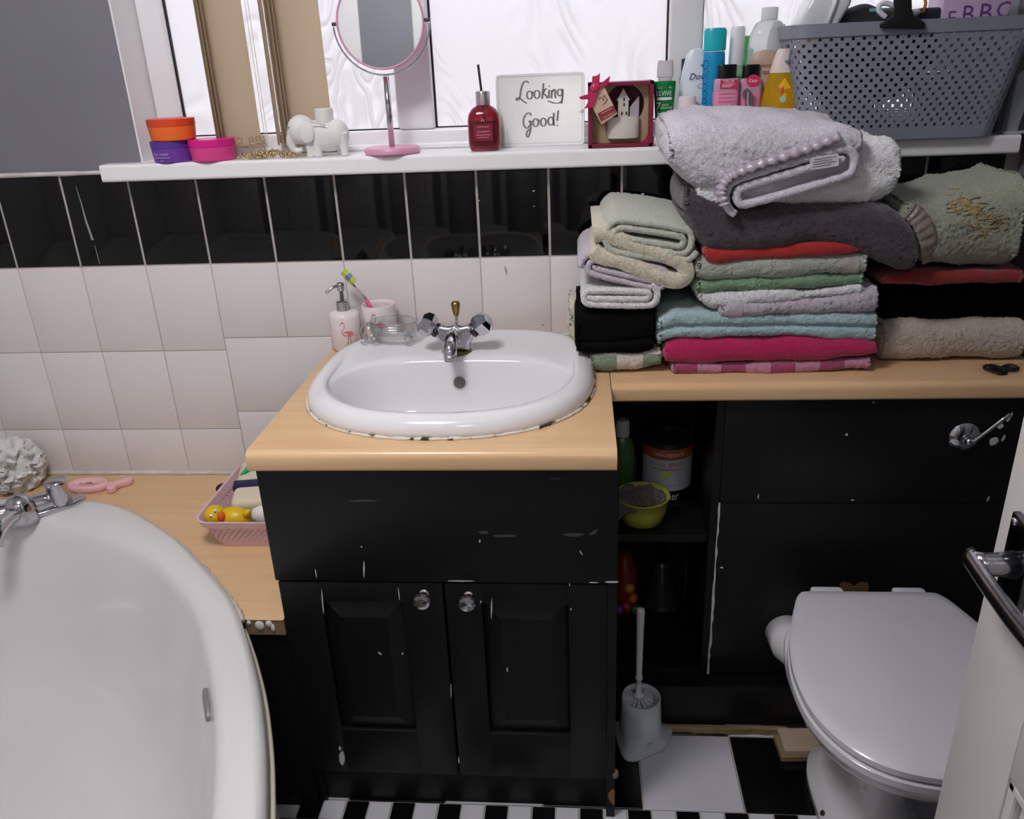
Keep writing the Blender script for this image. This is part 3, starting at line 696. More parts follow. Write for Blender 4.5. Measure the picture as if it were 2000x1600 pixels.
tube([(DXF-.006, hy, hz+.006), (DXF-.02, hy, hz+.006), (DXF-.03, hy, hz+.006), (DXF-.040, hy, hz+.006)], [.0125, .0105, .0105, .012], 18).build('handle_neck', M['worn_chrome'], hp, True)
L_ = cat([(DXF-.038, hy+.012, hz+.006), (DXF-.040, hy-.03, hz+.005), (DXF-.040, hy-.075, hz+.003), (DXF-.037, hy-.105, hz+.002), (DXF-.028, hy-.118, hz+.002)], 5)
b = MB(); rings = []
for i, p in enumerate(L_):
    p = Vector(p); t_ = (Vector(L_[min(i+1, len(L_)-1)])-Vector(L_[max(i-1, 0)])).normalized(); n_ = Vector((0, 0, 1)).cross(t_).normalized()
    rings.append([tuple(p+n_*.0055*math.cos(2*PI*j/16)*(1.0)+Vector((0, 0, 1))*.0105*math.sin(2*PI*j/16)) for j in range(16)])
loft(rings).build('lever', M['worn_chrome'], hp, True)
# ================================================================== towels
def terry(name, col, dark=.84, scale=260):
    if name in MATS: return MATS[name]
    c = lin(col); m = mat(name, col, .95, spec=.15, sheen=.35, bump=(420, .8, .003))
    t = m.node_tree; b = t.nodes['Principled BSDF']; tcn = [n for n in t.nodes if n.type == 'TEX_COORD'][0]
    n = t.nodes.new('ShaderNodeTexNoise'); n.inputs['Scale'].default_value = scale; n.inputs['Detail'].default_value = 3
    r = t.nodes.new('ShaderNodeValToRGB'); r.color_ramp.elements[0].position = .3; r.color_ramp.elements[1].position = .66
    r.color_ramp.elements[0].color = tuple(x*dark**2 for x in c[:3])+(1,); r.color_ramp.elements[1].color = c
    t.links.new(tcn.outputs['Object'], n.inputs['Vector']); t.links.new(n.outputs['Fac'], r.inputs[0]); t.links.new(r.outputs[0], b.inputs['Base Color'])
    return m
def checker_terry(name, a, b, sx, ox=0):
    m = terry(name, a); t = m.node_tree; bs = t.nodes['Principled BSDF']; tcn = [n for n in t.nodes if n.type == 'TEX_COORD'][0]
    old = bs.inputs['Base Color'].links[0].from_socket
    mp = t.nodes.new('ShaderNodeMapping'); mp.inputs['Scale'].default_value = (sx, sx, sx*1.0); mp.inputs['Location'].default_value = (ox, .13, .013*sx)
    ch = t.nodes.new('ShaderNodeTexChecker'); ch.inputs['Scale'].default_value = 1; ch.inputs['Color2'].default_value = lin(b)
    t.links.new(tcn.outputs['Object'], mp.inputs[0]); t.links.new(mp.outputs[0], ch.inputs['Vector']); t.links.new(old, ch.inputs['Color1']); t.links.new(ch.outputs['Color'], bs.inputs['Base Color'])
    return m
def rrs(hd, hh, r, n):
    """rounded rectangle (y,z) sampled evenly, starting at mid back, going over the top to the front"""
    r = min(r, hd*.98, hh*.98); a, b = hd-r, hh-r
    segs = [('l', (hd, 0), (hd, b)), ('c', (a, b), 0), ('l', (a, hh), (-a, hh)), ('c', (-a, b), PI/2), ('l', (-hd, b), (-hd, -b)), ('c', (-a, -b), PI), ('l', (-a, -hh), (a, -hh)), ('c', (a, -b), 1.5*PI), ('l', (hd, -b), (hd, 0))]
    ln = [math.dist(s[1], s[2]) if s[0] == 'l' else r*PI/2 for s in segs]; T = sum(ln); P = np.zeros((n, 2)); N = np.zeros((n, 2))
    cum = np.concatenate([[0], np.cumsum(ln)])
    for i in range(n):
        d = T*i/n; k = min(int(np.searchsorted(cum, d, 'right'))-1, len(segs)-1); s = segs[k]; f = (d-cum[k])/max(ln[k], 1e-9)
        if s[0] == 'l':
            p = np.array(s[1])+(np.array(s[2])-np.array(s[1]))*f; t = np.array(s[2])-np.array(s[1]); t = t/(np.linalg.norm(t)+1e-9); nn = np.array([t[1], -t[0]])
        else:
            an = s[2]+PI/2*f; nn = np.array([math.cos(an), math.sin(an)]); p = np.array(s[1])+r*nn
        P[i] = p; N[i] = nn
    return P, N
def slab_mesh(prof, y0, y1, r=.02, step=.0034, fuzz=.0009, lump=.0018, seed=1, grooves=(), grow=0, xr=None, ends=.014, lean=0, sag=0, backz=0, tidy=False):
    """prof [(x, zbottom, ztop)]: folded cloth lying along x with its fold towards -y"""
    g = np.random.default_rng(seed); pr = np.array(prof); x0, x1 = pr[0, 0], pr[-1, 0]
    xs = np.arange(x0, x1+step*.5, step)
    if xr: xs = np.arange(xr[0], xr[1]+step*.5, step)
    hd = (y1-y0)/2; cy = (y0+y1)/2; nper = int(2*(2*hd+np.mean(pr[:, 2]-pr[:, 1]))/step)
    ph = g.uniform(0, 6.28, 8); rings = []
    sm = lambda c: np.interp(xs, pr[:, 0], pr[:, c])
    zb, zt = sm(1), sm(2)
    k = max(1, int(.02/step)); ker = np.ones(k)/k
    pad = lambda a: np.convolve(np.pad(a, (k//2, k-1-k//2), 'edge'), ker, 'valid')
    zb, zt = pad(zb), pad(zt)
    seq = []
    if not xr:
        for a in (90, 70, 45, 20): seq.append((0, ends*(1-math.cos(math.radians(a))), -ends*math.sin(math.radians(a))*0))
    vs = []
    idx = [(0, 1-math.cos(math.radians(a)), math.sin(math.radians(a))) for a in (85, 60, 35, 12)]+[(i, 0, 0) for i in range(1, len(xs)-1)]+[(len(xs)-1, 1-math.cos(math.radians(a)), math.sin(math.radians(a))) for a in (12, 35, 60, 85)]
    if xr: idx = [(i, 0, 0) for i in range(len(xs))]
    for i, ins, _ in idx:
        hh = max((zt[i]-zb[i])/2, .003); cz = (zt[i]+zb[i])/2; x = xs[i]
        e = ins*min(ends, hh*.9)
        P, N = rrs(hd+grow-e, hh+grow-e, min(r, hh), nper)
        xx = x + (0 if xr or ins == 0 else (-(1) if i == 0 else 1)*min(ends, hh)*(math.cos(math.asin(min(1, ins)))-1)*0)
        # lumps shared by neighbouring rings
        L_ = lump*(np.sin(31*x+ph[0]+P[:, 0]*23)+np.sin(57*x+ph[1]-P[:, 0]*41+P[:, 1]*60)*.6+np.sin(113*x+ph[2]+P[:, 1]*160)*.35)
        F = g.normal(0, fuzz, nper)
        D = L_+F
        for gz, gw, gd in grooves:
            z = P[:, 1]/hh; fr = (P[:, 0] < -hd*.5)
            D = D-fr*gd*np.exp(-((z-gz-.08*np.sin(9*x+ph[3]))*hh/gw)**2)
        y = cy+P[:, 0]+N[:, 0]*D; z = cz+P[:, 1]+N[:, 1]*D
        u = (y-y0)/(y1-y0)
        z = z+backz*u
        jx = g.normal(0, fuzz*.6, nper)
        ex = 0 if xr else (1 if i == 0 else (-1 if i == len(xs)-1 else 0))
        off = 0
        if ex: off = ex*(min(ends, hh)*(1-math.sqrt(max(0, 1-(1-ins)**2))) if False else 0)
        vs.append(np.stack([np.full(nper, x)+jx+(-ex*min(ends, hh)*(math.sqrt(max(0., 1-(1-ins)**2))*0)), y, z], 1))
    # rounded ends: push the inset rings outwards a little
    if not xr:
        m = len(vs)
        for q, a in enumerate((85, 60, 35, 12)):
            d = min(ends, .5*(zt[0]-zb[0]))*math.sin(math.radians(a)); vs[q][:, 0] -= d-min(ends, .5*(zt[0]-zb[0])); 
            d2 = min(ends, .5*(zt[-1]-zb[-1]))*math.sin(math.radians(a)); vs[m-1-q][:, 0] += d2-min(ends, .5*(zt[-1]-zb[-1]))
    n = nper; R = len(vs); V = np.concatenate(vs); F = []
    for i in range(R-1):
        a = i*n
        F += [(a+j, a+(j+1) % n, a+n+(j+1) % n, a+n+j) for j in range(n)]
    if not xr:
        F.append(tuple(range(n-1, -1, -1))); F.append(tuple((R-1)*n+j for j in range(n)))
    return V, F
def pix(prof, y):
    out = []
    for u, vb, vt in prof:
        a, b = wy(u, vb, y), wy(u, vt, y); out.append(((a[0]+b[0])/2, a[2], b[2]))
    return out
HIT = {}
def slab(label, m, prof, y0, y1, bands=(), name='towel', group=None, px=True, **k):
    pr = pix(prof, y0) if px else prof
    V, F = slab_mesh(pr, y0, y1, **k); t = thing(name, label, 'towel', ((pr[0][0]+pr[-1][0])/2, (y0+y1)/2, min(p[1] for p in pr)), group)
    # closed-up front faces need outward winding
    o = link('cloth', V, [f[::-1] for f in F], m, t, True); HIT[t.name] = caster(V, F)
    for xa, xb, bm_ in bands:
        kk = dict(k); kk['grow'] = .0016; kk['fuzz'] = .0002; kk['xr'] = (xa, xb)
        V, F = slab_mesh(pr, y0, y1, **kk); link('satin_band', V, [f[::-1] for f in F], bm_, t, True)
    return t
def spiral(w, h, t, turns, start=.0):
    """flattened spiral centre line, outermost end last"""
    L_ = w-h; pts = []; n = int(turns*56)
    for i in range(n+1):
        th = start+2*PI*turns*i/n
        r = h/2-t/2-t*turns*(1-i/n)
        r = max(r, t*.35); Lx = max(L_/2-t*.2*turns*(1-i/n), .002)
        c = math.cos(th); s = math.sin(th)
        pts.append((Lx*max(-1, min(1, c*3.2))*1.0+r*c*.9, r*s))
    P = np.array(pts)
    for _ in range(3): P[1:-1] = (P[:-2]+2*P[1:-1]+P[2:])/4
    return [tuple(p) for p in P]
def rolled_mesh(pts, t, y0, y1, cx, cz, rot=0, step=.0038, fuzz=.0005, seed=2, backz=0, backx=0, flip=1, squash=None):
    g = np.random.default_rng(seed); P = np.array(pts)*np.array([flip, 1]); seg = np.linalg.norm(np.diff(P, axis=0), axis=1); s = np.concatenate([[0], np.cumsum(seg)])
    n = int(s[-1]/step); q = np.linspace(0, s[-1], n); P = np.stack([np.interp(q, s, P[:, 0]), np.interp(q, s, P[:, 1])], 1)
    if squash is not None: P = np.array([squash(*p) for p in P])
    T = np.gradient(P, axis=0); T /= np.linalg.norm(T, axis=1)[:, None]+1e-9; N = np.stack([-T[:, 1], T[:, 0]], 1)
    c, sn = math.cos(rot), math.sin(rot); rows = [(0, .6), (.12, .82), (.35, .96)]+[(1+i, 1) for i in range(int((y1-y0)/step/1.6))]
    A = []; vs = []
    for i, (ro, wf) in enumerate(rows):
        y = y0+ro*step*1.6; u = (y-y0)/(y1-y0)
        loop = np.concatenate([P+N*t/2*wf, (P-N*t/2*wf)[::-1]]); nn = np.concatenate([N, -N[::-1]])
        loop = loop+nn*g.normal(0, fuzz, len(loop))[:, None]
        X = cx+c*loop[:, 0]-sn*loop[:, 1]+backx*u; Z = cz+sn*loop[:, 0]+c*loop[:, 1]+backz*u
        vs.append(np.stack([X, np.full(len(X), y)+g.normal(0, fuzz*.8, len(X)), Z], 1))
    cen = P+N*g.normal(0, fuzz, n)[:, None]; X = cx+c*cen[:, 0]-sn*cen[:, 1]; Z = cz+sn*cen[:, 0]+c*cen[:, 1]
    fr = np.stack([X, np.full(n, y0-t*.22)+g.normal(0, fuzz*.6, n), Z], 1); bk_ = np.stack([X+backx, np.full(n, y1), Z+backz], 1)
    V = np.concatenate(vs+[fr, bk_]); m = 2*n; F = []; R = len(rows); e = (R-1)*m; f0 = R*m; b0 = f0+n
    for i in range(R-1):
        F += [(i*m+j, i*m+(j+1) % m, (i+1)*m+(j+1) % m, (i+1)*m+j) for j in range(m)]
    for j in range(n-1):
        F.append((j+1, j, f0+j, f0+j+1)); F.append((m-1-j, m-2-j, f0+j+1, f0+j)); F.append((e+j, e+j+1, b0+j+1, b0+j)); F.append((e+m-2-j, e+m-1-j, b0+j, b0+j+1))
    F += [(0, m-1, f0), (m-1-(n-1), n-1, f0+n-1)]
    bm = bmesh.new(); vv = [bm.verts.new(p) for p in V]
    for f in F: bm.faces.new([vv[i] for i in f])
    bmesh.ops.recalc_face_normals(bm, faces=bm.faces[:]); bm.verts.index_update(); F = [tuple(v.index for v in f.verts) for f in bm.faces]; bm.free()
    return V, F
def rolled(label, m, u, v, w, h, t, turns, y0, y1, rot=0, start=0., name='towel', gap=.88, **k):
    c = wy(u, v, y0); V, F = rolled_mesh(spiral(w, h, t, turns, start), t*gap, y0, y1, c[0], c[2], rot, **k)
    o = link(name, V, F, m, None, True, (c[0], (y0+y1)/2, V[:, 2].min())); return tag(o, label, 'towel')
def pile(parent, n, ln, m, seed=5, name='pile'):
    me = parent.data; g = np.random.default_rng(seed); V = np.empty(len(me.vertices)*3); me.vertices.foreach_get('co', V); V = V.reshape(-1, 3)
    N = np.empty(len(me.vertices)*3); me.vertices.foreach_get('normal', N); N = N.reshape(-1, 3)
    i = g.integers(0, len(V), n); p = V[i]-N[i]*.0008; d = N[i]+g.normal(0, .45, (n, 3)); d /= np.linalg.norm(d, axis=1)[:, None]
    s = np.cross(d, g.normal(0, 1, (n, 3))); s /= np.linalg.norm(s, axis=1)[:, None]+1e-9; L_ = ln*g.uniform(.6, 1.25, n)[:, None]
    w = .0007
    vv = np.stack([p-s*w, p+s*w, p+d*L_], 1).reshape(-1, 3)+ORG[parent.name]
    o = link(name, vv, [(3*k, 3*k+1, 3*k+2) for k in range(n)], m, parent); o['kind'] = 'stuff'; return o
T_ = {n: terry('terry_'+n, c) for n, c in dict(magenta='#c4085c', teal='#b0cdd1', lilac='#cec3cf', white='#ebebec', green='#86a886', sage='#b6bcae', red='#b81d1c', charcoal='#484047', lavender='#e6e0ea',
      pale_sage='#c9cdbc', cream='#e6dcc4', left_lilac='#d3c7d2', left_white='#ebeae8', black='#141315', beige='#cdbfb0', blanket='#a4a893', red_dark='#9a1713').items()}
T_['black'] = mat('black_cotton', '#0a090b', .9, spec=.1, bump=(300, .3, .001))
T_['pinkcheck'] = checker_terry('terry_pink_check', '#a8436c', '#c08099', 22)
T_['greencheck'] = checker_terry('terry_green_check', '#87977f', '#cfc4ba', 20, .35)
M['satin'] = mat('satin_ribbon', '#b0a7a2', .25, spec=.7, sheen=.3, bump=(45, .9, .006))
M['satin_lilac'] = mat('lilac_satin', '#b2a5b2', .28, spec=.7, bump=(60, .6, .004))
xa = lambda u, v, y: wy(u, v, y)[0]
# main stack, bottom to top
slab('pink checked towel, lowest of the main stack on the shelf', T_['pinkcheck'], [(1312, 731, 713), (1500, 733, 713), (1703, 722, 702)], -.252, -.03, seed=1)
slab('magenta towel near the bottom of the main stack', T_['magenta'], [(1296, 712, 676), (1330, 715, 663), (1500, 713, 660), (1690, 703, 660), (1717, 692, 672)], -.256, -.03, seed=2, fuzz=.0004, r=.026)
slab('pale teal towel folded double above the magenta towel', T_['teal'], [(1281, 676, 622), (1320, 664, 609), (1420, 659, 611), (1600, 660, 614), (1718, 670, 613)], -.252, -.03, seed=3, grooves=((.0, .0035, .009),), r=.013)
y_ = -.256
slab('small lilac towel with satin band over the teal towel', T_['lilac'], [(1404, 620, 594), (1450, 619, 592), (1600, 617, 578), (1718, 611, 562)], y_, -.03, seed=4, bands=((xa(1424, 605, y_), xa(1449, 605, y_), M['satin_lilac']),))
slab('white towel sagging at its left end under the green towel', T_['white'], [(1362, 588, 570), (1388, 607, 574), (1500, 596, 568), (1600, 585, 566), (1690, 570, 558)], -.254, -.03, seed=5)
slab('mid green towel between white and sage towels', T_['green'], [(1356, 580, 548), (1400, 574, 543), (1550, 566, 537), (1692, 560, 531)], -.252, -.03, seed=6)
slab('sage towel with short satin band below the red towel', T_['sage'], [(1357, 545, 507), (1380, 553, 504), (1500, 546, 501), (1600, 541, 497), (1700, 535, 495)], -.258, -.03, seed=7, bands=((xa(1648, 515, -.258), xa(1679, 515, -.258), M['satin']),))
slab('bright red towel squeezed under the charcoal towel', T_['red'], [(1374, 500, 482), (1392, 517, 484), (1500, 511, 482), (1600, 502, 474), (1697, 492, 470)], -.262, -.03, seed=8, fuzz=.0004)
slab('thick charcoal towel drooping at its right end', T_['charcoal'], [(1334, 420, 366), (1360, 472, 362), (1385, 497, 376), (1450, 496, 392), (1600, 480, 402), (1690, 492, 398), (1740, 522, 408), (1780, 536, 436), (1797, 525, 478)], -.268, -.045, seed=9, r=.03, lump=.0025)
wf_ = slab('fluffy white fleece throw under the lavender blanket', terry('white_fleece', '#fbfbfb', .92), [(1358, 400, 345), (1385, 413, 335), (1500, 411, 310), (1600, 405, 285), (1700, 399, 275), (1745, 392, 273), (1764, 372, 292)], -.262, -.06, seed=10, r=.035, lump=.003)
pile(wf_.children[0], 14000, .0045, mat('fleece_fibre', '#ffffff', .9, spec=.1))
# lavender blanket: folded slab, rolled inner end, ruched satin edge, label
yb = -.285
lv = slab('lavender blanket with ruched satin edge on top of the main stack', T_['lavender'], [(1304, 322, 268), (1330, 348, 252), (1370, 374, 246), (1420, 376, 248), (1480, 352, 248), (1560, 328, 250), (1640, 300, 252), (1686, 292, 264)], yb, -.008, seed=12, r=.04, lump=.003, backz=.022, name='blanket')
c = wy(1548, 352, yb-.004)
V, F = rolled_mesh(spiral(.255, .088, .017, 1.55, PI*.2), .0135, yb-.006, -.06, c[0], c[2], .27, seed=13)
link('rolled_end', V, F, T_['lavender'], lv, True)
pts = [(1415, 400), (1408, 372), (1425, 345), (1470, 325), (1530, 305), (1590, 285), (1640, 264)]
P = cat([wy(u, v, yb-.010) for u, v in pts], 14); rr = random.Random(2)
tube(P, [.0095*(1+.22*math.sin(i*1.25)+rr.uniform(-.1, .1)) for i in range(len(P))], 10, sx=.6).build('ruched_edge', M['satin_lilac'], lv, True)
q = wy(1610, 316, yb-.012)
lb = prism(rrect(-.023, .023, -.010, .010, .003, 3), 0, .0012, 0).xf(Matrix.Translation(q) @ Matrix.Rotation(.12, 4, 'Y').inverted() @ Matrix.Rotation(PI/2, 4, 'X')).build('care_label', mat('white_label', '#d9d9d9', .6), lv)
d = Decal()
for k in range(4): d.line([(-.018, .006-.004*k), (.018-.006*(k % 2), .006-.004*k)], .0013)
ca, sa = math.cos(-.12), math.sin(-.12)
d.map(lambda a, b: (q[0]+a*ca+b*sa*-1, q[1]-.0016, q[2]-a*sa+b*ca), 'care_print', mat('label_print', '#6d6d70', .7), lb)
# left stack
slab('green and white checked towel, lowest beside the basin', T_['greencheck'], [(1152, 722, 700), (1185, 730, 692), (1250, 726, 688), (1294, 716, 684)], -.247, -.05, seed=20, r=.02)
slab('black towel folded square in the left stack', T_['black'], [(1122, 690, 612), (1150, 697, 606), (1200, 696, 606), (1275, 688, 606), (1282, 680, 612)], -.250, -.04, seed=21, fuzz=.0002, r=.02, grooves=((-.35, .004, .006),))
slab('cream towel edge tucked behind the black towel', T_['cream'], [(1108, 650, 592), (1125, 676, 585), (1140, 682, 588)], -.145, -.03, seed=22)
rolled('white towel rolled flat on top of the black towel', T_['left_white'], 1208, 580, .168, .062, .0145, 1.75, -.258, -.03, rot=-.03, start=PI*.9, seed=23)
rolled('small lilac towel folded in the left stack', T_['left_lilac'], 1222, 534, .185, .066, .0125, 2.1, -.255, -.03, rot=-.24, start=PI*.9, seed=24)
cw = wy(1254, 507, -.258)
pth = cat([(-.098, .012), (-.075, .021), (-.02, .017), (.04, .020), (.072, .016), (.086, 0), (.074, -.017), (.03, -.020), (-.03, -.016), (-.07, -.020), (-.09, -.014)], 10)
V, F = rolled_mesh(pth, .030, -.258, -.03, cw[0], cw[2], -.36, seed=25, fuzz=.0006)
tag(link('towel', V, F, T_['cream'], None, True, (cw[0], -.14, V[:, 2].min())), 'cream towel folded thick under the pale sage towel', 'towel')
rolled('pale sage towel rolled at the top of the left stack', T_['pale_sage'], 1271, 468, .196, .086, .0135, 2.45, -.258, -.03, rot=-.16, start=PI*1.0, seed=26, backz=.012)
# right pile
slab('beige towel lying on the shelf at the right', T_['beige'], [(1722, 706, 642), (1760, 708, 635), (1900, 706, 633), (2008, 704, 634)], -.206, -.03, seed=30, r=.03)
slab('black towel between the beige and red towels at the right', T_['black'], [(1726, 636, 560), (1900, 634, 556), (2004, 633, 556)], -.165, -.03, seed=31, fuzz=.0002)
slab('dark red towel under the sage blanket at the right', T_['red_dark'], [(1722, 560, 538), (1800, 557, 531), (2006, 556, 527)], -.225, -.03, seed=32, fuzz=.0004)
bk = slab('big sage blanket with satin band and gold embroidery at the right', T_['blanket'], [(1762, 440, 400), (1800, 500, 398), (1830, 527, 396), (1900, 531, 380), (2004, 527, 352)], -.245, -.012, seed=33, r=.055, lump=.003, name='blanket', backz=.01)
E_ = mat('gold_embroidery', '#a08a55', .6, sheen=.3); rr = random.Random(8); em = MB()
def strand(cu, cv, n, L0):
    for _ in range(n):
        a = rr.uniform(0, 2*PI); u0 = cu+rr.gauss(0, 16); v0 = cv+rr.gauss(0, 11); u1 = u0+L0*math.cos(a); v1 = v0+L0*.6*math.sin(a)
        P = []
        for t_ in (0, .5, 1):
            h_ = HIT[bk.name](u0+(u1-u0)*t_+(math.sin(a)*5 if t_ == .5 else 0), v0+(v1-v0)*t_, .0012)
            if h_: P.append(h_[0])
        if len(P) == 3:
            b_ = tube(P, .0014, 5); em.add(b_.v, b_.f)
strand(1885, 400, 46, 20); strand(1930, 435, 34, 16)
em.build('embroidery', E_, bk, True)
P = cat([h_[0] for h_ in (HIT[bk.name](u, v, .002) for u, v in ((1775, 412), (1790, 425), (1805, 450), (1815, 480), (1818, 505), (1814, 520))) if h_], 9)
b = MB(); rings = []
for i, p in enumerate(P):
    p = Vector(p); t_ = (Vector(P[min(i+1, len(P)-1)])-Vector(P[max(i-1, 0)])).normalized(); s_ = Vector((0, -1, .25)).cross(t_).normalized(); up = t_.cross(s_)
    rings.append([tuple(p+s_*(.0165*math.cos(a))+up*(.004+.0018*math.sin(i*1.3))*math.sin(a)) for a in np.linspace(0, 2*PI, 13)[:-1]])
loft(rings).build('satin_band', mat('brown_satin', '#8d8077', .22, spec=.8, bump=(70, .9, .005)), bk, True)
# ================================================================== things on the window sill
ZS = ZSILL+.0004
def plast(name, col, rough=.35, **k): return mat(name, col, rough, **k)
def hx(u0, u1, v, y): a, b = wy(u0, v, y), wy(u1, v, y); return (a[0]+b[0])/2, (b[0]-a[0])/2
# --- three cream jars
def jar(label, col, lidcol, u0, u1, vt, vb, z0, y=-.005, txt=None):
    cx, r = hx(u0, u1, (vt+vb)/2, y-.04); h = wy((u0+u1)/2, vt+6, y-.03)[2]-wy((u0+u1)/2, vb, y-.03)[2]
    t = thing('cream_jar', label, 'jar', (cx, y, z0), 'cream jars on the window sill')
    lathe([(r*.88, 0), (r*.93, .002), (r*.985, h*.6), (r*.98, h*.66)], (cx, y, z0), 48).build('body', plast('jar_'+col, col, .4), t, 'auto')
    lathe([(r*.985, h*.665), (r*1.0, h*.68), (r*1.0, h*.985), (r*.98, h), (.001, h)], (cx, y, z0), 48).build('lid', plast('jarlid_'+lidcol, lidcol, .35), t, 'auto')
    if txt:
        d = Decal(); d.add(text('feel cream', width=.034, shear=.25), -.004, h*.36); d.rect(-.024, .016, h*.24, h*.262); d.rect(-.006, .001, h*.1, h*.12)
        d.map(on_cyl(cx, y, z0, r*.995, -.12), 'lettering', mat('jar_print', '#cdb8e0', .6), t)
    return t, h
t, hj = jar('purple cream jar with white script lettering under the orange jar', '#6b3a9c', '#5b3591', 281, 359, 272, 320, ZS, txt=1)
jar('orange cream jar stacked on the purple jar', '#ec6a28', '#d9441c', 273, 362, 224, 273, ZS+hj+.0004)
jar('hot pink cream jar beside the purple jar', '#d9418a', '#d61a86', 356, 444, 270, 318, ZS, -.004)
# --- gold beads: upright beaded rods and a loose heap
bx_ = wy(520, 305, -.005)
gb = thing('bead_garland', 'heap of tiny gold beads with upright beaded rods beside the pink jar', 'beads', (bx_[0], -.005, ZS))
M['gold'] = mat('pale_gold_bead', '#c9b48c', .25, .8)
M['clearrod'] = mat('rosy_clear_rod', '#d9c4b8', .15, trans=.6)
rod = None; rr = random.Random(12)
for k, u in enumerate(list(range(448, 478, 7))+list(range(490, 521, 7))):
    p = wy(u, 300, .02+.004*(k % 2)); hgt = .040+rr.uniform(-.002, .002)
    o = join(tube([(p[0], .02+.006*(k % 2), ZS), (p[0], .02+.006*(k % 2), ZS+hgt)], .0016, 6)).build('rod', M['clearrod'], gb, True)
    b = MB()
    for q in range(3): s = sphere((p[0], .02+.006*(k % 2), ZS+hgt-.004*q*1.6), .0026, 8, 6); b.add(s.v, s.f)
    b.build('rod_bead', M['gold'], o, True)
b = MB()
for _ in range(260):
    u = rr.triangular(455, 600, 520); y = rr.uniform(-.03, .015); x = wy(u, 300, y)[0]; hz_ = .014*max(0, 1-abs(u-530)/90)
    s = sphere((x, y, ZS+.0025+rr.uniform(0, hz_)), rr.uniform(.0018, .0028), 6, 4); b.add(s.v, s.f)
o = b.build('bead_heap', M['gold'], gb, True); o['kind'] = 'stuff'
# --- white elephant with a pot on its back
ec = wy(620, 300, .0); ex, ey = ec[0], 0.0
el = thing('elephant_figurine', 'white ceramic elephant figurine with small pot on its back', 'figurine', (ex, ey, ZS))
M['bisque'] = mat('white_bisque', '#e4e1df', .55)
def px2(u, v): p = wy(u, v, ey-.01); return p[0], p[2]
b = MB()
def blob(u, v, ru, rv, rd, y=0, n=20):
    x, z = px2(u, v); s = sphere((x, ey+y, z), 1, n, 12, (ru/925, rd, rv/925)); b.add(s.v, s.f)
blob(635, 265, 38, 30, .026); blob(657, 262, 22, 27, .025); blob(586, 254, 27, 27, .024); blob(572, 262, 14, 20, .015)
tr_ = [(568, 268), (566, 283), (571, 294), (581, 297), (588, 291)]
q = tube([(px2(u, v)[0], ey, px2(u, v)[1]) for u, v in tr_], [.013, .010, .008, .0065, .005], 12); b.add(q.v, q.f)
for u, y in ((606, -.012), (622, -.014), (660, .012), (672, -.010), (610, .014)):
    x, z = px2(u, 285); q = lathe([(.0082, 0), (.008, .012), (.0095, .03), (.011, .045)], (x, ey+y, ZS), 14); b.add(q.v, q.f)
q = tube([(px2(676, 262)[0], ey, px2(676, 262)[1]), (px2(679, 272)[0], ey, px2(679, 272)[1])], .0025, 6); b.add(q.v, q.f)
o = b.build('body', M['bisque'], el, True)
md = o.modifiers.new('remesh', 'REMESH'); md.mode = 'VOXEL'; md.voxel_size = .0016; md.use_smooth_shade = True
md = o.modifiers.new('smooth', 'SMOOTH'); md.iterations = 6
x, z = px2(603, 258)
sphere((x, ey-.026, z), 1, 20, 12, (.0165, .0045, .021)).build('ear', M['bisque'], el, True)
sphere((x, ey+.026, z), 1, 20, 12, (.0165, .0045, .021)).build('ear', M['bisque'], el, True)
x, z = px2(563, 249); sphere((x+.003, ey-.0165, z), .0016, 8, 6).build('eye', mat('figurine_eye', '#6b5f5c', .6), el, True)
x, z = px2(627, 232); lathe([(.018, -.012), (.019, 0), (.0185, .02), (.0175, .021), (.016, .012), (.001, .01)], (x+.004, ey, z-.002), 24).build('pot', M['bisque'], el, 'auto')
P = [(px2(u, v)[0], ey-.027, px2(u, v)[1]) for u, v in ((612, 238), (625, 240), (640, 244))]; tube(P, .0013, 6).build('garland_relief', mat('blush_relief', '#dfc9c0', .6), el, True)
# --- pink vanity mirror
mb = wy(766, 296, 0.0); mx = mb[0]; my = .004
mi = thing('vanity_mirror', 'round pink framed vanity mirror on a chrome stem', 'mirror', (mx, my, ZS))
M['pink'] = mat('pink_plastic', '#d99ab4', .35)
lathe([(.054, 0), (.057, .003), (.057, .009), (.054, .013), (.001, .0135)], (mx, my, ZS), 48).build('base', M['pink'], mi, 'auto')
mc = wy(741, 43, my); mcz = mc[2]; RM = .0865
zt_ = mcz-RM-.012
lathe([(.0062, .013), (.0062, zt_-ZS)], (mx, my, ZS), 16).build('stem', M['chrome'], mi, True)
nrm = Vector((.02, -1, .045)).normalized(); Q = nrm.to_track_quat('Z', 'Y').to_matrix().to_4x4(); Mx = Matrix.Translation((mx, my-.004, mcz)) @ Q
lathe([(RM*.955, .0052), (RM*.985, .0066), (RM*1.0, .004), (RM*1.0, -.004), (RM*.985, -.0066), (RM*.955, -.0052)], (0, 0, 0), 64, cap0=False, cap1=False).xf(Mx).build('frame', M['pink'], mi, True)
lathe([(RM*.957, .003), (RM*.957, .0038)], (0, 0, 0), 64).xf(Mx).build('mirror_glass', mat('mirror_silver', '#e9eef0', .02, 1), mi)
lathe([(RM*.957, -.0038), (RM*.957, -.0)], (0, 0, 0), 64).xf(Mx).build('mirror_back', M['pink'], mi)
yk = [(mx+(RM+.009)*math.cos(a), my+.002, mcz+(RM+.009)*math.sin(a)) for a in np.linspace(PI*1.0, PI*2.0, 40)]
tube(yk, .0018, 8).build('yoke', M['chrome'], mi, True)
for s in (-1, 1): lathe([(.0035, 0), (.0035, .012)], (mx+s*(RM-.001), my+.002, mcz), 10, axis=(s, 0, 0)).build('pivot', mat('dark_pivot', '#4b4448', .4), mi)
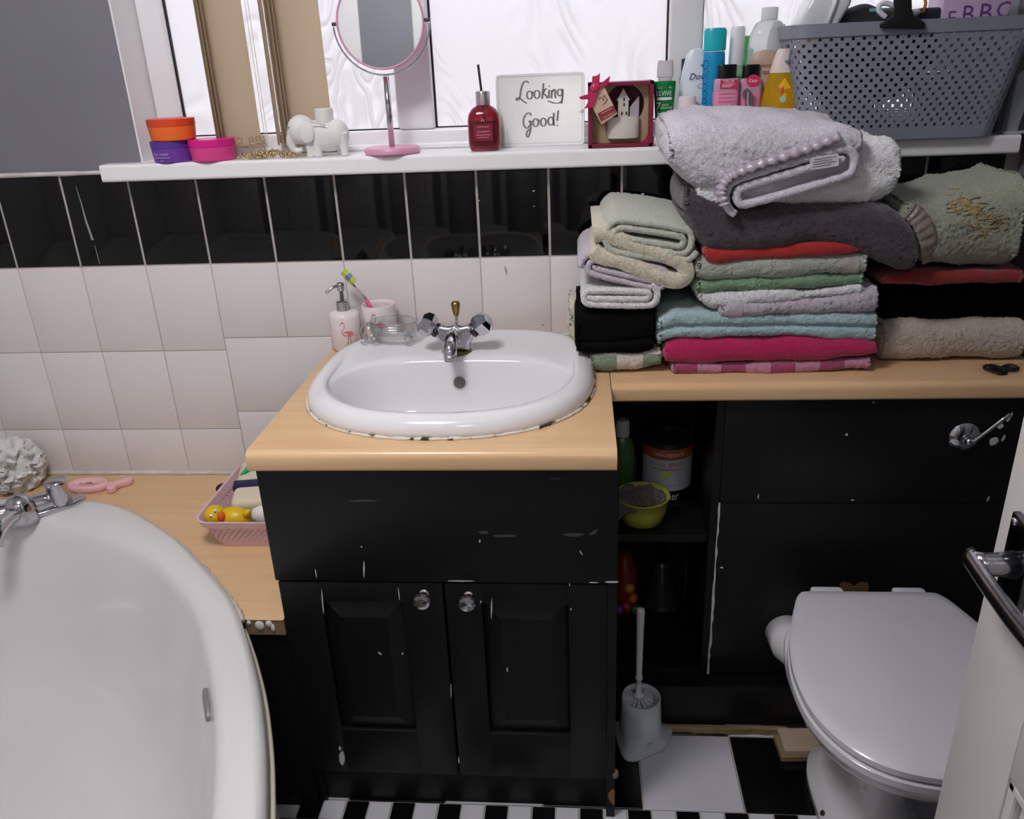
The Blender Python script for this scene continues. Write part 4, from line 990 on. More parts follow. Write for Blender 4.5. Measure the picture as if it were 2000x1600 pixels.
# --- vertical blind slats drawn to the left
vb = thing('vertical_blind', 'cream vertical blind slats drawn together at the left of the window', 'blind', (.56, .06, 1.225))
bl = mat('cream_blind_fabric', '#dccfba', .85); t_ = bl.node_tree; bs = t_.nodes['Principled BSDF']
trn = t_.nodes.new('ShaderNodeBsdfTranslucent'); trn.inputs[0].default_value = lin('#dccfb9'); mxn = t_.nodes.new('ShaderNodeMixShader'); mxn.inputs[0].default_value = .62
om = [n for n in t_.nodes if n.type == 'OUTPUT_MATERIAL'][0]; t_.links.new(bs.outputs[0], mxn.inputs[1]); t_.links.new(trn.outputs[0], mxn.inputs[2]); t_.links.new(mxn.outputs[0], om.inputs[0])
def slat(x, y, ang, w=.089, m=bl):
    n = 8; rings = []; c, s = math.cos(ang), math.sin(ang)
    prof = [((i/n-.5)*w, .006*math.cos((i/n-.5)*PI)) for i in range(n+1)]; loop = [(a, b+.0004) for a, b in prof]+[(a, b-.0004) for a, b in prof[::-1]]
    for z in (1.225, 1.5, 2.08): rings.append([(x+a*c-b*s, y+a*s+b*c, z) for a, b in loop])
    loft(rings).build('slat', m, vb, 'auto')
for x, y, a in ((.498, .056, 1.78), (.508, .055, 1.72), (.518, .054, 1.66), (.546, .042, .10), (.628, .056, 1.86), (.640, .055, 1.80), (.652, .054, 1.74), (.664, .052, 1.62), (.704, .040, .08)):
    slat(x, y, a)
prism(rrect(.036, .078, 2.08, 2.115, .005, 2), .36, 2.05, 0, plane='yz').build('head_rail', M['upvc'], vb)
for x in (.598, .604): tube([(x, .048, 1.24), (x, .048, 2.08)], .0009, 6).build('cord', mat('blind_cord', '#e8e4da', .7), vb)
# --- red reed diffuser
cx, r = hx(913, 976, 255, -.01); y = .005
rd = thing('reed_diffuser', 'red glass reed diffuser bottle with one black reed', 'bottle', (cx, y, ZS))
h = .089
lathe([(r*.80, 0), (r*.92, .003), (r, .014), (r, .058), (r*.93, .070), (r*.72, .080), (r*.42, .086), (r*.40, .09), (r*.34, .09), (r*.36, .085), (r*.66, .078), (r*.88, .069), (r*.94, .057), (r*.94, .015), (r*.8, .006), (.001, .005)], (cx, y, ZS), 48, sy=.72, sq=3.2).build('bottle', mat('red_glass', '#b8475c', .05, trans=.85, ior=1.4), rd, True)
lathe([(r*.80, 0), (r*.925, .01), (r*.925, .05), (.001, .05)], (cx, y, ZS+.007), 48, sy=.72, sq=3.2).build('perfume_oil', mat('red_oil', '#b3243e', .1, trans=.5, ior=1.36), rd, True)
lathe([(r*.44, .087), (r*.44, .111), (r*.4, .113), (.003, .113)], (cx, y, ZS), 32).build('collar', mat('silver_collar', '#c9bfc2', .2, .9), rd, 'auto')
tube([(cx+.004, y, ZS+.02), (cx-.002, y, ZS+.112), (cx-.006, y, ZS+.162)], .0024, 8).build('reed', mat('black_reed', '#1c1618', .7), rd, True)
d = Decal(); d.rect(-.019, .019, .02, .052); d.map(lambda a, b: (cx+a, y-r*.72-.0007, ZS+b), 'label_patch', mat('wine_label', '#7d1330', .5), rd)
d = Decal(); d.add(text('CRANBERRY', width=.027), 0, .036); d.rect(-.012, .012, .0465, .0475); d.rect(-.015, .015, .031, .0322); d.rect(-.012, .012, .0265, .0275); d.line([(-.003, .057), (0, .062), (.003, .057)], .0015)
d.map(lambda a, b: (cx+a, y-r*.72-.0012, ZS+b), 'lettering', mat('pale_pink_print', '#d79aa8', .6), rd)
# --- 'Looking Good!' plaque
cx, hw = hx(968, 1142, 208, .05); hp_ = wy(1055, 140, .075)[2]-ZS
pq = thing('mirror_plaque', 'mirrored plaque reading Looking Good leaning on the window frame', 'sign', (cx, .05, ZS))
tilt = Matrix.Translation((cx, .052, ZS)) @ Matrix.Rotation(-.16, 4, 'X')
pl = prism(rrect(-hw, hw, 0, hp_, .009, 5), 0, .004, .001, 1, plane='xz').xf(tilt).build('plate', mat('silvered_plate', '#f4f6f6', .08, .4), pq, 'auto')
k = 2*hw/690
Zp = lambda P, n=6: [((x-820)*k, (790-yy)*k) for x, yy in cat(P, n)]
def oval(cx_, cy_, rx, ry): return [(cx_+rx*math.cos(a), cy_+ry*math.sin(a)) for a in np.linspace(-1.2, 5.3, 20)]
strokes = [[(735, 320), (712, 305), (690, 320), (672, 365), (664, 410), (650, 440), (634, 440), (640, 425), (665, 432), (690, 452), (715, 468)], oval(738, 408, 21, 29), [(757, 385), (770, 392)], oval(796, 405, 21, 29),
           [(848, 325), (842, 380), (836, 440)], [(872, 372), (862, 368), (846, 402), (862, 412), (880, 437)], [(892, 375), (888, 415), (892, 435)], [(912, 378), (908, 438)], [(911, 398), (926, 375), (938, 382), (936, 420), (944, 438)],
           oval(974, 398, 19, 24), [(996, 372), (994, 430), (986, 480)], [(992, 455), (970, 472), (930, 474), (895, 462), (878, 458)],
           [(748, 560), (735, 540), (708, 548), (686, 590), (690, 632), (712, 652), (738, 628), (744, 598)], [(744, 598), (722, 604)], [(744, 600), (740, 670), (722, 716), (708, 708), (712, 680), (742, 655)],
           oval(782, 614, 21, 29), [(800, 592), (815, 600)], oval(842, 612, 21, 29), oval(900, 606, 21, 29), [(926, 545), (922, 600), (926, 642)], [(960, 528), (954, 575), (952, 606)]]
d = Decal()
for s in strokes:
    P = Zp(s); n = len(P); w = []
    for i in range(n):
        t0 = np.array(P[min(i+1, n-1)])-np.array(P[max(i-1, 0)]); w.append((7+8*abs(t0[1])/(np.linalg.norm(t0)+1e-9))*k)
    d.line(P, w)
for x, yy in ((893, 348), (951, 640)): d.poly([((x-820+6*math.cos(a))*k, (790-yy+6*math.sin(a))*k) for a in np.linspace(0, 2*PI, 9)[:-1]])
tm_ = lambda a, b: tuple(tilt @ Vector((a, -.0006, b)))
d.map(tm_, 'lettering', mat('grey_lettering', '#76787c', .4), pq)
d = Decal()
for i in range(56):
    for a, b in (((-.94+1.88*i/55)*hw, .006), ((-.94+1.88*i/55)*hw, hp_-.006)): d.rect(a-.0006, a+.0006, b-.0006, b+.0006, 1)
for i in range(42):
    for a in (-hw+.005, hw-.005): b = .008+(hp_-.016)*i/41; d.rect(a-.0006, a+.0006, b-.0006, b+.0006, 1)
d.map(tm_, 'dotted_border', mat('border_dots', '#5a5c60', .5), pq)
# --- Christmas gift box
cx, hw = hx(1149, 1276, 225, -.03); H = wy(1210, 160, -.035)[2]-ZS; y0, y1 = -.034, .038
gx = thing('gift_box', 'burgundy gift box with candle house behind window and pink ribbon', 'gift box', (cx, 0, ZS))
M['burg'] = mat('burgundy_card', '#7a1838', .45); w = .008
join(box(cx-hw, cx-hw+w, y0, y1, ZS, ZS+H, .001), box(cx+hw-w, cx+hw, y0, y1, ZS, ZS+H, .001), box(cx-hw, cx+hw, y0, y1, ZS, ZS+.007, .001), box(cx-hw, cx+hw, y0, y1, ZS+H-.007, ZS+H, .001), box(cx-hw, cx+hw, y1-.002, y1, ZS, ZS+H)).build('case', M['burg'], gx)
# beige insert with a round opening
xc, zc_ = cx+.009, ZS+.078; R = .038; n = 48
hole = [(xc+R*math.cos(2*PI*i/n), zc_+R*math.sin(2*PI*i/n)) for i in range(n)]
def edge(p):
    dx, dz = p[0]-xc, p[1]-zc_; c_ = []
    if dx > 1e-9: c_.append((cx+hw-w-xc)/dx)
    if dx < -1e-9: c_.append((cx-hw+w-xc)/dx)
    if dz > 1e-9: c_.append((ZS+H-.007-zc_)/dz)
    if dz < -1e-9: c_.append((ZS+.007-zc_)/dz)
    t = min(c_); return (xc+dx*t, zc_+dz*t)
ed = [edge(p) for p in hole]
for qx, qz in ((cx-hw+w, ZS+.007), (cx+hw-w, ZS+.007), (cx-hw+w, ZS+H-.007), (cx+hw-w, ZS+H-.007)):
    i = min(range(n), key=lambda i: (ed[i][0]-qx)**2+(ed[i][1]-qz)**2); ed[i] = (qx, qz)
yi = -.006
loft([[(a, yi, b) for a, b in ed], [(a, yi, b) for a, b in hole], [(a, yi+.02, b) for a, b in hole]], False, False).build('card_insert', mat('beige_card', '#b09a78', .7), gx)
lathe([(R, 0), (R, .001)], (xc, yi+.021, zc_), 40, axis=(0, -1, 0)).build('round_backing', mat('maroon_backing', '#4c1526', .6), gx)
M['porcelain'] = mat('porcelain_house', '#d8d2c8', .4)
lathe([(.031, 0), (.0315, .002), (.0315, .038), (.030, .040), (.001, .040)], (xc-.003, -.006+.012-.018, ZS+.016), 40, sy=.5).build('candle_cup', M['porcelain'], gx, 'auto')
hs = [(-.018, 0), (-.018, .03), (-.021, .03), (-.008, .052), (.005, .03), (.002, .03), (.002, 0)]
prism([(xc-.003+a+.008, ZS+.056+b) for a, b in hs], yi-.002, yi+.006, 0, plane='xz').build('house', M['porcelain'], gx)
hs = [(.010, 0), (.010, .016), (.026, .036), (.028, .036), (.028, 0)]
prism([(xc+a, ZS+.056+b) for a, b in hs], yi+.002, yi+.009, 0, plane='xz').build('house', mat('lilac_house', '#b7aab6', .5), gx)
d = Decal()
for a, b in ((-.006, .006), (.003, .006), (-.002, .022), (-.002, .032)): d.rect(a-.0016, a+.0016, b-.003, b+.003, 1)
d.map(lambda a, b: (xc+.0025+a-.002, yi-.0026, ZS+.056+b), 'house_windows', mat('window_dark', '#3c3034', .6), gx)
d = Decal(); rr = random.Random(3)
for _ in range(70):
    a, b = rr.uniform(-hw+.011, hw-.011), rr.uniform(.011, H-.011)
    if math.hypot(cx+a-xc, ZS+b-zc_) > R+.003 and not (abs(cx+a-xc) < .034 and b < .06): d.rect(a-.0008, a+.0008, b-.0008, b+.0008, 1)
d.map(lambda a, b: (cx+a, yi-.0004, ZS+b), 'card_dots', mat('brown_dots', '#5e4433', .7), gx)
d = Decal()
for a, b in ((.012, .0), (.02, .003), (.024, -.012)): d.rect(xc+a*0-.0, xc+.0, 0, 0, 1)
box(cx-hw+.0005, cx+hw-.0005, y0+.0005, y0+.001, ZS+.001, ZS+H-.001).build('clear_front', mat('clear_film', '#ffffff', .05, trans=1, ior=1.05, alpha=.12), gx)
prism([(cx+hw-w-.018, ZS+.007), (cx+hw-w, ZS+.007), (cx+hw-w, ZS+.026), (cx+hw-w-.008, ZS+.014)], y0-.0006, y0+.0004, 0, plane='xz').build('corner_print', mat('crimson_print', '#9c1236', .5), gx)
M['ribbon'] = mat('pink_satin_ribbon', '#c21f58', .35, spec=.6, sheen=.2)
def rib(pts, wd, nm='ribbon', yy=-.045):
    P = cat([wy(u, v, yy) for u, v in pts], 6); rings = []
    for i, p in enumerate(P):
        p = Vector(p); tt = (Vector(P[min(i+1, len(P)-1)])-Vector(P[max(i-1, 0)])).normalized(); s = Vector((0, -1, 0)).cross(tt).normalized(); ww = wd*(.5+.12*math.sin(i*.9))
        rings.append([tuple(p+s*ww+Vector((0, -.0006, 0))), tuple(p-s*ww+Vector((0, -.0006-.003*math.sin(i*.7), 0))), tuple(p-s*ww+Vector((0, .0006-.003*math.sin(i*.7), 0))), tuple(p+s*ww+Vector((0, .0006, 0)))])
    return loft(rings).build(nm, M['ribbon'], gx, True)
def rib2(pts, y0_, nm):
    P = [wy(u, v, -.045) for u, v in pts]; b = prism([(p[0], p[2]) for p in P], 0, .0012, 0, plane='xz'); c = P[0]
    b.v = [(x, y0_+y+.25*abs(x-c[0])*math.sin((z-c[2])*120), z) for x, y, z in b.v]; return b.build(nm, M['ribbon'], gx, 'auto')
rib2([(1164, 176), (1155, 172), (1157, 149), (1165, 148), (1172, 143), (1171, 160), (1168, 174)], -.046, 'ribbon_loop'); rib2([(1165, 176), (1170, 166), (1192, 148), (1190, 158), (1186, 167), (1174, 173)], -.047, 'ribbon_loop')
rib2([(1164, 176), (1162, 184), (1150, 194), (1134, 194), (1131, 189), (1147, 184), (1154, 174)], -.046, 'ribbon_loop'); rib2([(1158, 180), (1167, 180), (1162, 196), (1157, 209), (1149, 210), (1141, 213), (1150, 196)], -.048, 'ribbon_tail')
p = wy(1162, 171, -.048); sphere(p, 1, 12, 8, (.009, .006, .008)).build('ribbon_knot', M['ribbon'], gx, True)
tagm = mat('kraft_tag', '#cdb39a', .7)
tp = [wy(u, v, -.042) for u, v in ((1163, 172), (1181, 171), (1206, 222), (1175, 243), (1156, 208))]
prism([(a[0], a[2]) for a in tp], -.0425, -.0415, 0, plane='xz').build('gift_tag', tagm, gx)
A, B, Cc, D_ = [wy(u, v, -.0428) for u, v in ((1167, 222), (1199, 205), (1204, 220), (1174, 238))]
prism([(a[0], a[2]) for a in (A, B, Cc, D_)], -.0429, -.0426, 0, plane='xz').build('tag_panel', mat('tag_red', '#8c2f33', .6), gx)
ang = math.atan2(B[2]-A[2], B[0]-A[0]); ca, sa = math.cos(ang), math.sin(ang)
d = Decal(); d.add(text('CRANBERRY', width=.026), .018, -.014); d.rect(.006, .028, -.004, -.0028)
d.map(lambda a, b: (A[0]+a*ca-b*sa, -.0432, A[2]+a*sa+b*ca), 'tag_lettering', tagm, gx)
q = wy(1179, 196, -.043); d = Decal(); d.line([tuple(p[:2]) for p in cat([(-.008, .004), (-.003, .008), (0, .0), (.004, .008), (.006, -.002), (.0, -.006)], 5)], .0012); d.line([(-.006, -.008), (.008, -.002)], .001)
d.map(lambda a, b: (q[0]+a*ca-b*sa, -.0432, q[2]+a*sa+b*ca), 'tag_print', mat('tag_ink', '#5b3a33', .7), gx)

# --- toiletries
def bottle(label, u0, u1, vtop, vmid, y, prof, m, capprof=None, capm=None, sy=.6, sq=None, name='bottle', shift=0):
    """prof/capprof [(radius fraction, height fraction of total)]"""
    cx, r = hx(u0, u1, vmid, y); top = wy((u0+u1)/2, vtop, y)[2]; h = top-ZS
    t = thing(name, label, 'bottle', (cx, y, ZS), 'toiletries on the sill')
    lathe([(a*r, b*h) for a, b in prof], (cx, y, ZS), 36, sy=sy, sq=sq).build('body', m, t, 'auto')
    if capprof: lathe([(a*r, b*h) for a, b in capprof], (cx, y, ZS), 36, sy=sy, sq=sq).build('cap', capm, t, 'auto')
    return t, cx, r, h
white_p = mat('white_bottle_plastic', '#e6e6ea', .3); frost = mat('frosted_cap', '#e4dfe0', .35, trans=.35)
# green shampoo
t, cx, r, h = bottle('green shampoo bottle with frosted cap beside the gift box', 1276, 1319, 118, 200, -.002, [(.60, 0), (.64, .01), (.74, .2), (.95, .6), (1, .73), (.97, .76), (.001, .765)], mat('green_bottle', '#0c7a3a', .25), [(.62, .765), (.62, .80), (.74, .81), (.74, .93), (.66, 1), (.001, 1)], frost, .55)
d = Decal(); d.add(text('ELVIVE', width=.029, h=.0085), -.002, .112); d.rect(-.015, .013, .104, .109); d.add(text('7', h=.0125), -.012, .087); d.add(text('DAYS', width=.012), .001, .093); d.add(text('MOISTURE', width=.022), .004, .088); d.line([tuple(p[:2]) for p in cat([(-.016, .086), (-.01, .079), (.004, .08), (.013, .086)], 5)], .001)
d.rect(-.004, .003, .065, .073); d.add(text('more', width=.010), -.001, .058); d.rect(-.008, .007, .0555, .057); d.rect(-.012, .010, .049, .0505); d.add(text("L'OREAL", width=.011), -.011, .125); d.add(text('AL', width=.006), .010, .125)
d.map(lambda a, b: (cx+a, -.002-r*.55*math.sqrt(max(.05, .93-(a/r)**2))-.0012, ZS+b-.020), 'lettering', mat('white_print', '#e3e6e2', .6), t)
d = Decal(); d.rect(-.011, .009, .043, .0455); d.map(lambda a, b: (cx+a, -.002-r*.5*math.sqrt(max(.05, .9-(a/r)**2))-.001, ZS+b-.020), 'red_strip', mat('red_print', '#d06a58', .6), t)
# little white pot and pink tub in front
p = wy(1292, 284, -.028)
t = thing('trinket_pot', 'tiny white pearly trinket pot in front of the green shampoo', 'trinket', (p[0], -.022, ZS))
lathe([(.013, 0), (.019, .005), (.0195, .012), (.016, .018), (.001, .019)], (p[0], -.022, ZS), 24, sy=.7).build('pot', mat('pearl_white', '#e2d9dc', .25), t, True); sphere((p[0], -.022, ZS+.0205), .004, 12, 8).build('pot_knob', mat('pearl_white', '#e2d9dc', .25), t, True)
p = wy(1316, 270, -.028)
t = thing('pink_tub', 'small coral pink tub half hidden by the lavender blanket', 'tub', (p[0], -.014, ZS))
lathe([(.015, 0), (.0165, .002), (.0175, .032), (.0172, .036)], (p[0]+.006, -.012, ZS), 28).build('body', mat('coral_plastic', '#d9606e', .35), t, 'auto'); lathe([(.0178, .0362), (.0178, .042), (.001, .0425)], (p[0]+.006, -.012, ZS), 28).build('cap', mat('pale_pink_cap', '#e7b3ba', .4), t, 'auto')
# black bottle behind
bottle('dark bottle just showing behind the white lotion', 1327, 1352, 112, 150, .052, [(.9, 0), (1, .02), (1, .75), (.8, .82), (.8, .98), (.001, 1)], mat('dark_bottle', '#23232b', .3), None, None, 1)
# white lotion
t, cx, r, h = bottle('white lotion bottle with blue lettering leaning behind pink bottle', 1322, 1392, 94, 190, .028, [(.72, 0), (.95, .03), (1, .3), (.96, .5), (.82, .72), (.58, .92), (.35, .985), (.001, 1)], mat('lotion_white', '#dbe3ec', .3), None, None, .42)
d = Decal(); d.add(text('Dove', width=.036, shear=.25), .004, .092); d.map(lambda a, b: (cx+a, .028-r*.42*math.sqrt(max(.05, 1-(a/r)**2*.8))*.97-.001, ZS+b+.026), 'lettering', mat('navy_print', '#2a3350', .5), t)
d = Decal(); d.line([(.008+.005*math.cos(a), .080+.004*math.sin(a)) for a in np.linspace(0, 2*PI, 14)], .001); d.map(lambda a, b: (cx+a, .028-r*.42*.97-.001, ZS+b+.026), 'round_print', mat('grey_print', '#8b96a6', .5), t)
d = Decal(); d.poly([(.006, .118), (.016, .122), (.02, .117), (.014, .112)]); d.map(lambda a, b: (cx+a, .028-r*.4*.95-.001, ZS+b+.026), 'leaf_print', mat('teal_print', '#2c7f86', .5), t)
# small white and pink bottle in front
t, cx, r, h = bottle('small white bottle with pink base in front of lotion', 1321, 1361, 188, 230, -.005, [(.88, 0), (.98, .03), (1, .3), (.98, .6), (.85, .96), (.8, 1), (.001, 1)], mat('pinkish_white', '#e6dcdf', .35), None, None, .7)
lathe([(r*1.005, h*.02), (r*1.012, h*.28), (r*1.0, h*.29)], (cx, -.005, ZS), 36, sy=.7, cap0=False, cap1=False).build('pink_band', mat('rose_band', '#dd8b9c', .4), t, True)
# tall blue shampoo
t, cx, r, h = bottle('tall bright blue shampoo bottle with turquoise cap', 1372, 1415, 54, 140, .018, [(.9, 0), (1, .02), (1, .70), (.96, .78), (.90, .80), (.001, .80)], mat('blue_bottle', '#1792c4', .28), [(.9, .803), (1.0, .81), (1.02, .97), (.9, .995), (.001, 1)], mat('turquoise_cap', '#1cb0bd', .3), .62)
d = Decal()
for k in range(22): d.rect(-.021, -.021+.007+.004*((k*7) % 3)/3, .055+.0045*k, .057+.0045*k, 1)
d.map(lambda a, b: (cx+a*.95, .018-r*.62*math.sqrt(max(.02, 1-(a*.95/r)**2))-.0008, ZS+b), 'small_print', mat('dark_blue_print', '#0d4f7c', .5), t)
# green body, white cap
bottle('pale green bottle with white cap behind the pink bottles', 1410, 1464, 52, 130, .042, [(.95, 0), (1, .02), (1, .45), (.92, .54), (.7, .62), (.55, .66), (.001, .665)], mat('apple_green', '#8fd39a', .3, trans=.2), [(.55, .665), (.55, .70), (.52, .98), (.45, 1), (.001, 1)], white_p, .75)
bottle('bright green mouthwash bottle at the back of the sill', 1436, 1476, 70, 110, .072, [(.95, 0), (1, .02), (1, .86), (.5, .94), (.45, 1), (.001, 1)], mat('mint_liquid', '#5fd06f', .2, trans=.5), None, None, .45)
# big clear bottle
t, cx, r, h = bottle('large clear plastic bottle with white screw cap', 1460, 1536, 12, 100, .045, [(.95, 0), (1, .02), (1, .72), (.93, .80), (.68, .88), (.42, .90), (.001, .902)], mat('clear_plastic', '#f2f5f7', .12, trans=.6, ior=1.2), [(.41, .902), (.43, .91), (.42, .99), (.001, 1)], white_p, .6)
box(cx, cx+r*.95, .045-r*.6-.001, .045-r*.4, ZS+.03, ZS+.158, .003).build('white_label', mat('blank_label', '#e9ebee', .5), t, 'auto')
# two pink bottles with black caps
for lab, u0, u1, y, s in (('pink body wash bottle with black cap and red text panel', 1393, 1442, -.008, 0), ('pink body wash bottle with black cap and round badge', 1441, 1486, .004, 1)):
    t, cx, r, h = bottle(lab, u0, u1, 126, 180, y, [(.92, 0), (1, .02), (1, .72), (.97, .80), (.9, .825), (.001, .83)], mat('pale_pink_liquid', '#e3a9bf', .2, trans=.25), [(.74, .832), (.74, .99), (.7, 1), (.001, 1)], mat('gloss_black_cap', '#0e0e10', .2), .62, 4)
    lathe([(r*1.006, h*.1), (r*1.006, h*.66)], (cx, y, ZS), 36, sy=.63, sq=4, cap0=False, cap1=False).build('pink_label', mat('bubblegum_label', '#e48fb0', .4), t, True)
    yf = y-r*.632-.0012; d = Decal()
    if not s:
        d.rect(-.014, .018, .068, .083); d.map(on_front(cx, yf, ZS+.033), 'red_panel', mat('crimson_panel', '#cf2a5c', .5), t)
        d = Decal(); d.add(text('VALUE', width=.02), .002, .0785)
        for k in range(3): d.rect(-.010, .014-.004*k, .0755-.0025*k, .0765-.0025*k)
        d.map(on_front(cx, yf-.0006, ZS+.033), 'lettering', mat('white_print', '#e3e6e2', .6), t)
        d = Decal()
        for k in range(5): d.rect(-.016, .016-.006*(k % 2), .058-.007*k, .0588-.007*k)
        d.map(on_front(cx, yf, ZS+.033), 'small_print', mat('rose_print', '#b85b7f', .5), t)
    else:
        d.poly([(.003+.013*math.cos(a), .080+.011*math.sin(a)) for a in np.linspace(0, 2*PI, 20)[:-1]]); d.map(on_front(cx, yf, ZS+.033), 'badge', mat('crimson_panel', '#cf2a5c', .5), t)
        d = Decal(); d.add(text('Kate', width=.016, shear=.3), .002, .077); d.map(on_front(cx, yf-.0006, ZS+.033), 'lettering', mat('white_print', '#e3e6e2', .6), t)
        d = Decal(); d.poly([(-.008+.008*math.cos(a), .056+.010*math.sin(a)) for a in np.linspace(0, 2*PI, 16)[:-1]]); d.map(on_front(cx, yf, ZS+.033), 'seal', mat('silver_seal', '#8d8a8c', .3, .6), t)
# small silver-capped bottle
bottle('tiny clear bottle with silver cap before the tan tube', 1455, 1469, 178, 195, -.02, [(.95, 0), (1, .03), (1, .55), (.75, .62), (.001, .63)], mat('amber_clear', '#cbb98a', .15, trans=.5), [(.9, .63), (.92, .98), (.001, 1)], M['chrome'], 1)
# tan tube
t, cx, r, h = bottle('tan cosmetic tube with brown lettering beside yellow bottle', 1462, 1520, 97, 160, .014, [(.75, 0), (.86, .02), (.92, .5), (.99, .88), (.93, .93), (.6, .985), (.001, 1)], mat('tan_tube', '#bfa48e', .4), None, None, .4)
d = Decal(); d.add(text('planet', width=.027), 0, .075); d.add(text('spa', width=.015), .002, .063); d.add(text('Blissful', width=.024), .001, .036); d.map(lambda a, b: (cx+a, .014-r*.4*math.sqrt(max(.05, .9-(a/r)**2))-.0012, ZS+b+.058), 'lettering', mat('brown_print', '#6b543f', .5), t)
# yellow baby shampoo
t, cx, r, h = bottle('yellow baby shampoo bottle with pale cap beside grey basket', 1488, 1568, 95, 190, -.004, [(.9, 0), (1, .03), (1.08, .2), (1.05, .42), (.95, .55), (.78, .70), (.72, .745), (.001, .747)], mat('golden_shampoo', '#e3b21e', .1, trans=.45, ior=1.3), [(.73, .747), (.70, .78), (.46, .97), (.36, 1), (.001, 1)], mat('peach_cap', '#e3d3c8', .4), .55)
yf = lambda a, b: -.004-r*.55*math.sqrt(max(.08, (1-.95*max(0, (b+.034)/h-.42))**2-(a/r)**2))-.0016
d = Decal(); d.poly([(-.002+.028*x_, .004+.078*z_) for x_, z_ in ((0, 1), (.35, .82), (.68, .55), (.9, .2), (.95, 0), (-.95, 0), (-.9, .2), (-.62, .6), (-.3, .86))]); d.map(lambda a, b: (cx+a, yf(a, b), ZS+b+.034), 'yellow_label', mat('egg_yellow_label', '#efb90f', .5), t)
d = Decal(); d.poly([(-.005, .068), (-.0015, .06), (-.002, .055), (-.005, .053), (-.008, .055), (-.0085, .06)]); d.map(lambda a, b: (cx+a, yf(a, b)-.0006, ZS+b+.034), 'red_drop', mat('red_drop', '#d23c22', .5), t)
d = Decal(); d.poly([(-.004+.006*math.cos(a), .044+.006*math.sin(a)) for a in np.linspace(0, 2*PI, 16)[:-1]]); d.map(lambda a, b: (cx+a, yf(a, b)-.0006, ZS+b+.034), 'round_seal', mat('mint_seal', '#9fcdb6', .5), t)
d = Decal(); d.add(text('johnsons', width=.036, shear=.3), -.002, .020); d.map(lambda a, b: (cx+a, yf(a, b)-.0007, ZS+b+.034), 'lettering', mat('navy_print', '#2a3350', .5), t)
bottle('plain white pump bottle behind the tan tube', 1496, 1538, 48, 100, .016+.05, [(.95, 0), (1, .02), (1, .86), (.85, .93), (.6, 1), (.001, 1)], white_p, None, None, .4)
# ================================================================== grey basket on the sill
def lattice_basket(t, bot, top, z0, z1, m, cell, rowh, rim, floor_z=.004, thick=.0018, skip=None, r0=.03, r1=.035, hole=.62):
    """woven-look plastic basket: rounded rectangle walls pierced by staggered holes"""
    def outline(q, r, n):
        P = rrect(*q, r, 6); P = P+[P[0]]; s = [0]
        for a, b in zip(P[:-1], P[1:]): s.append(s[-1]+math.dist(a, b))
        return lambda f: (np.interp(f*s[-1], s, [p[0] for p in P]), np.interp(f*s[-1], s, [p[1] for p in P])), s[-1]
    fb, lb_ = outline(bot, r0, 1); ft, lt = outline(top, r1, 1)
    nc = int(lt/cell/2)*2; za, zb = z0+rim[0], z1-rim[1]; nr = int((zb-za)/rowh)
    def pt(i, j):
        f = (i % nc)/nc if i != nc else 1.0; h = j/nr; z = za+(zb-za)*h; hh = (z-z0)/(z1-z0)
        a, b = fb(f if f < 1 else 0), ft(f if f < 1 else 0); return (a[0]+(b[0]-a[0])*hh, a[1]+(b[1]-a[1])*hh, z)
    bm = bmesh.new(); cache = {}
    def V(p):
        k = tuple(round(x, 6) for x in p)
        if k not in cache: cache[k] = bm.verts.new(p)
        return cache[k]
    for i in range(nc):
        for j in range(nr):
            q = [pt(i, j), pt(i+1, j), pt(i+1, j+1), pt(i, j+1)]
            if skip and skip(*np.mean(q, 0)): continue
            vs = [V(p) for p in q]
            if (i+j) % 2 == 0 and 0 < j < nr-0:
                c = np.mean(q, 0); ins = [V(tuple(c+(np.array(p)-c)*hole)) for p in q]
                for k in range(4):
                    try: bm.faces.new((vs[k], vs[(k+1) % 4], ins[(k+1) % 4], ins[k]))
                    except ValueError: pass
            else:
                # slightly domed strand crossing
                c = V(tuple(np.mean(q, 0)+np.array([0, 0, 0])))
                for k in range(4): bm.faces.new((vs[k], vs[(k+1) % 4], c))
    o = bmb(bm).build('woven_wall', m, t); s = o.modifiers.new('thick', 'SOLIDIFY'); s.thickness = thick; s.offset = 0
    def band(za_, zb_, out, nm):
        rings = []
        for z, g in ((za_, -thick), (za_, out), (zb_, out), (zb_, -thick*1.2), (za_, -thick)):
            hh = (z-z0)/(z1-z0); q = [bot[k]+(top[k]-bot[k])*hh for k in range(4)]; q = (q[0]-g, q[1]+g, q[2]-g, q[3]+g)
            rings.append([(a, b, z) for a, b in rrect(*q, r0+(r1-r0)*hh+g, 8)])
        return loft(rings, False, False).build(nm, m, t, 'auto')
    band(z1-rim[1], z1, .004, 'rim'); band(z0, z0+rim[0], .0008, 'foot_band')
    prism(rrect(*bot, r0, 6), z0, z0+floor_z, 0).build('base', m, t)
    return o
M['grey_pl'] = mat('grey_basket_plastic', '#8a8f9b', .4)
gbk = thing('storage_basket', 'grey woven plastic basket full of odds and ends on the sill', 'basket', (1.87, 0, ZS))
bot = (1.692, 2.044, -.058, .078); top = (1.648, 2.078, -.088, .088); ZBT = ZS+.205
def sk(x, y, z): return x < 1.70 and -.045 < y < -.012 and ZS+.148 < z < ZS+.175
lattice_basket(gbk, bot, top, ZS, ZBT, M['grey_pl'], .0098, .0086, (.012, .022), skip=sk, thick=.002)
tube([(1.6545+.0004, y, z) for y, z in rrect(-.047, -.010, ZS+.146, ZS+.177, .006, 4)]+[(1.6549, -.010, ZS+.17)], .0022, 6).build('grip_frame', M['grey_pl'], gbk, True)
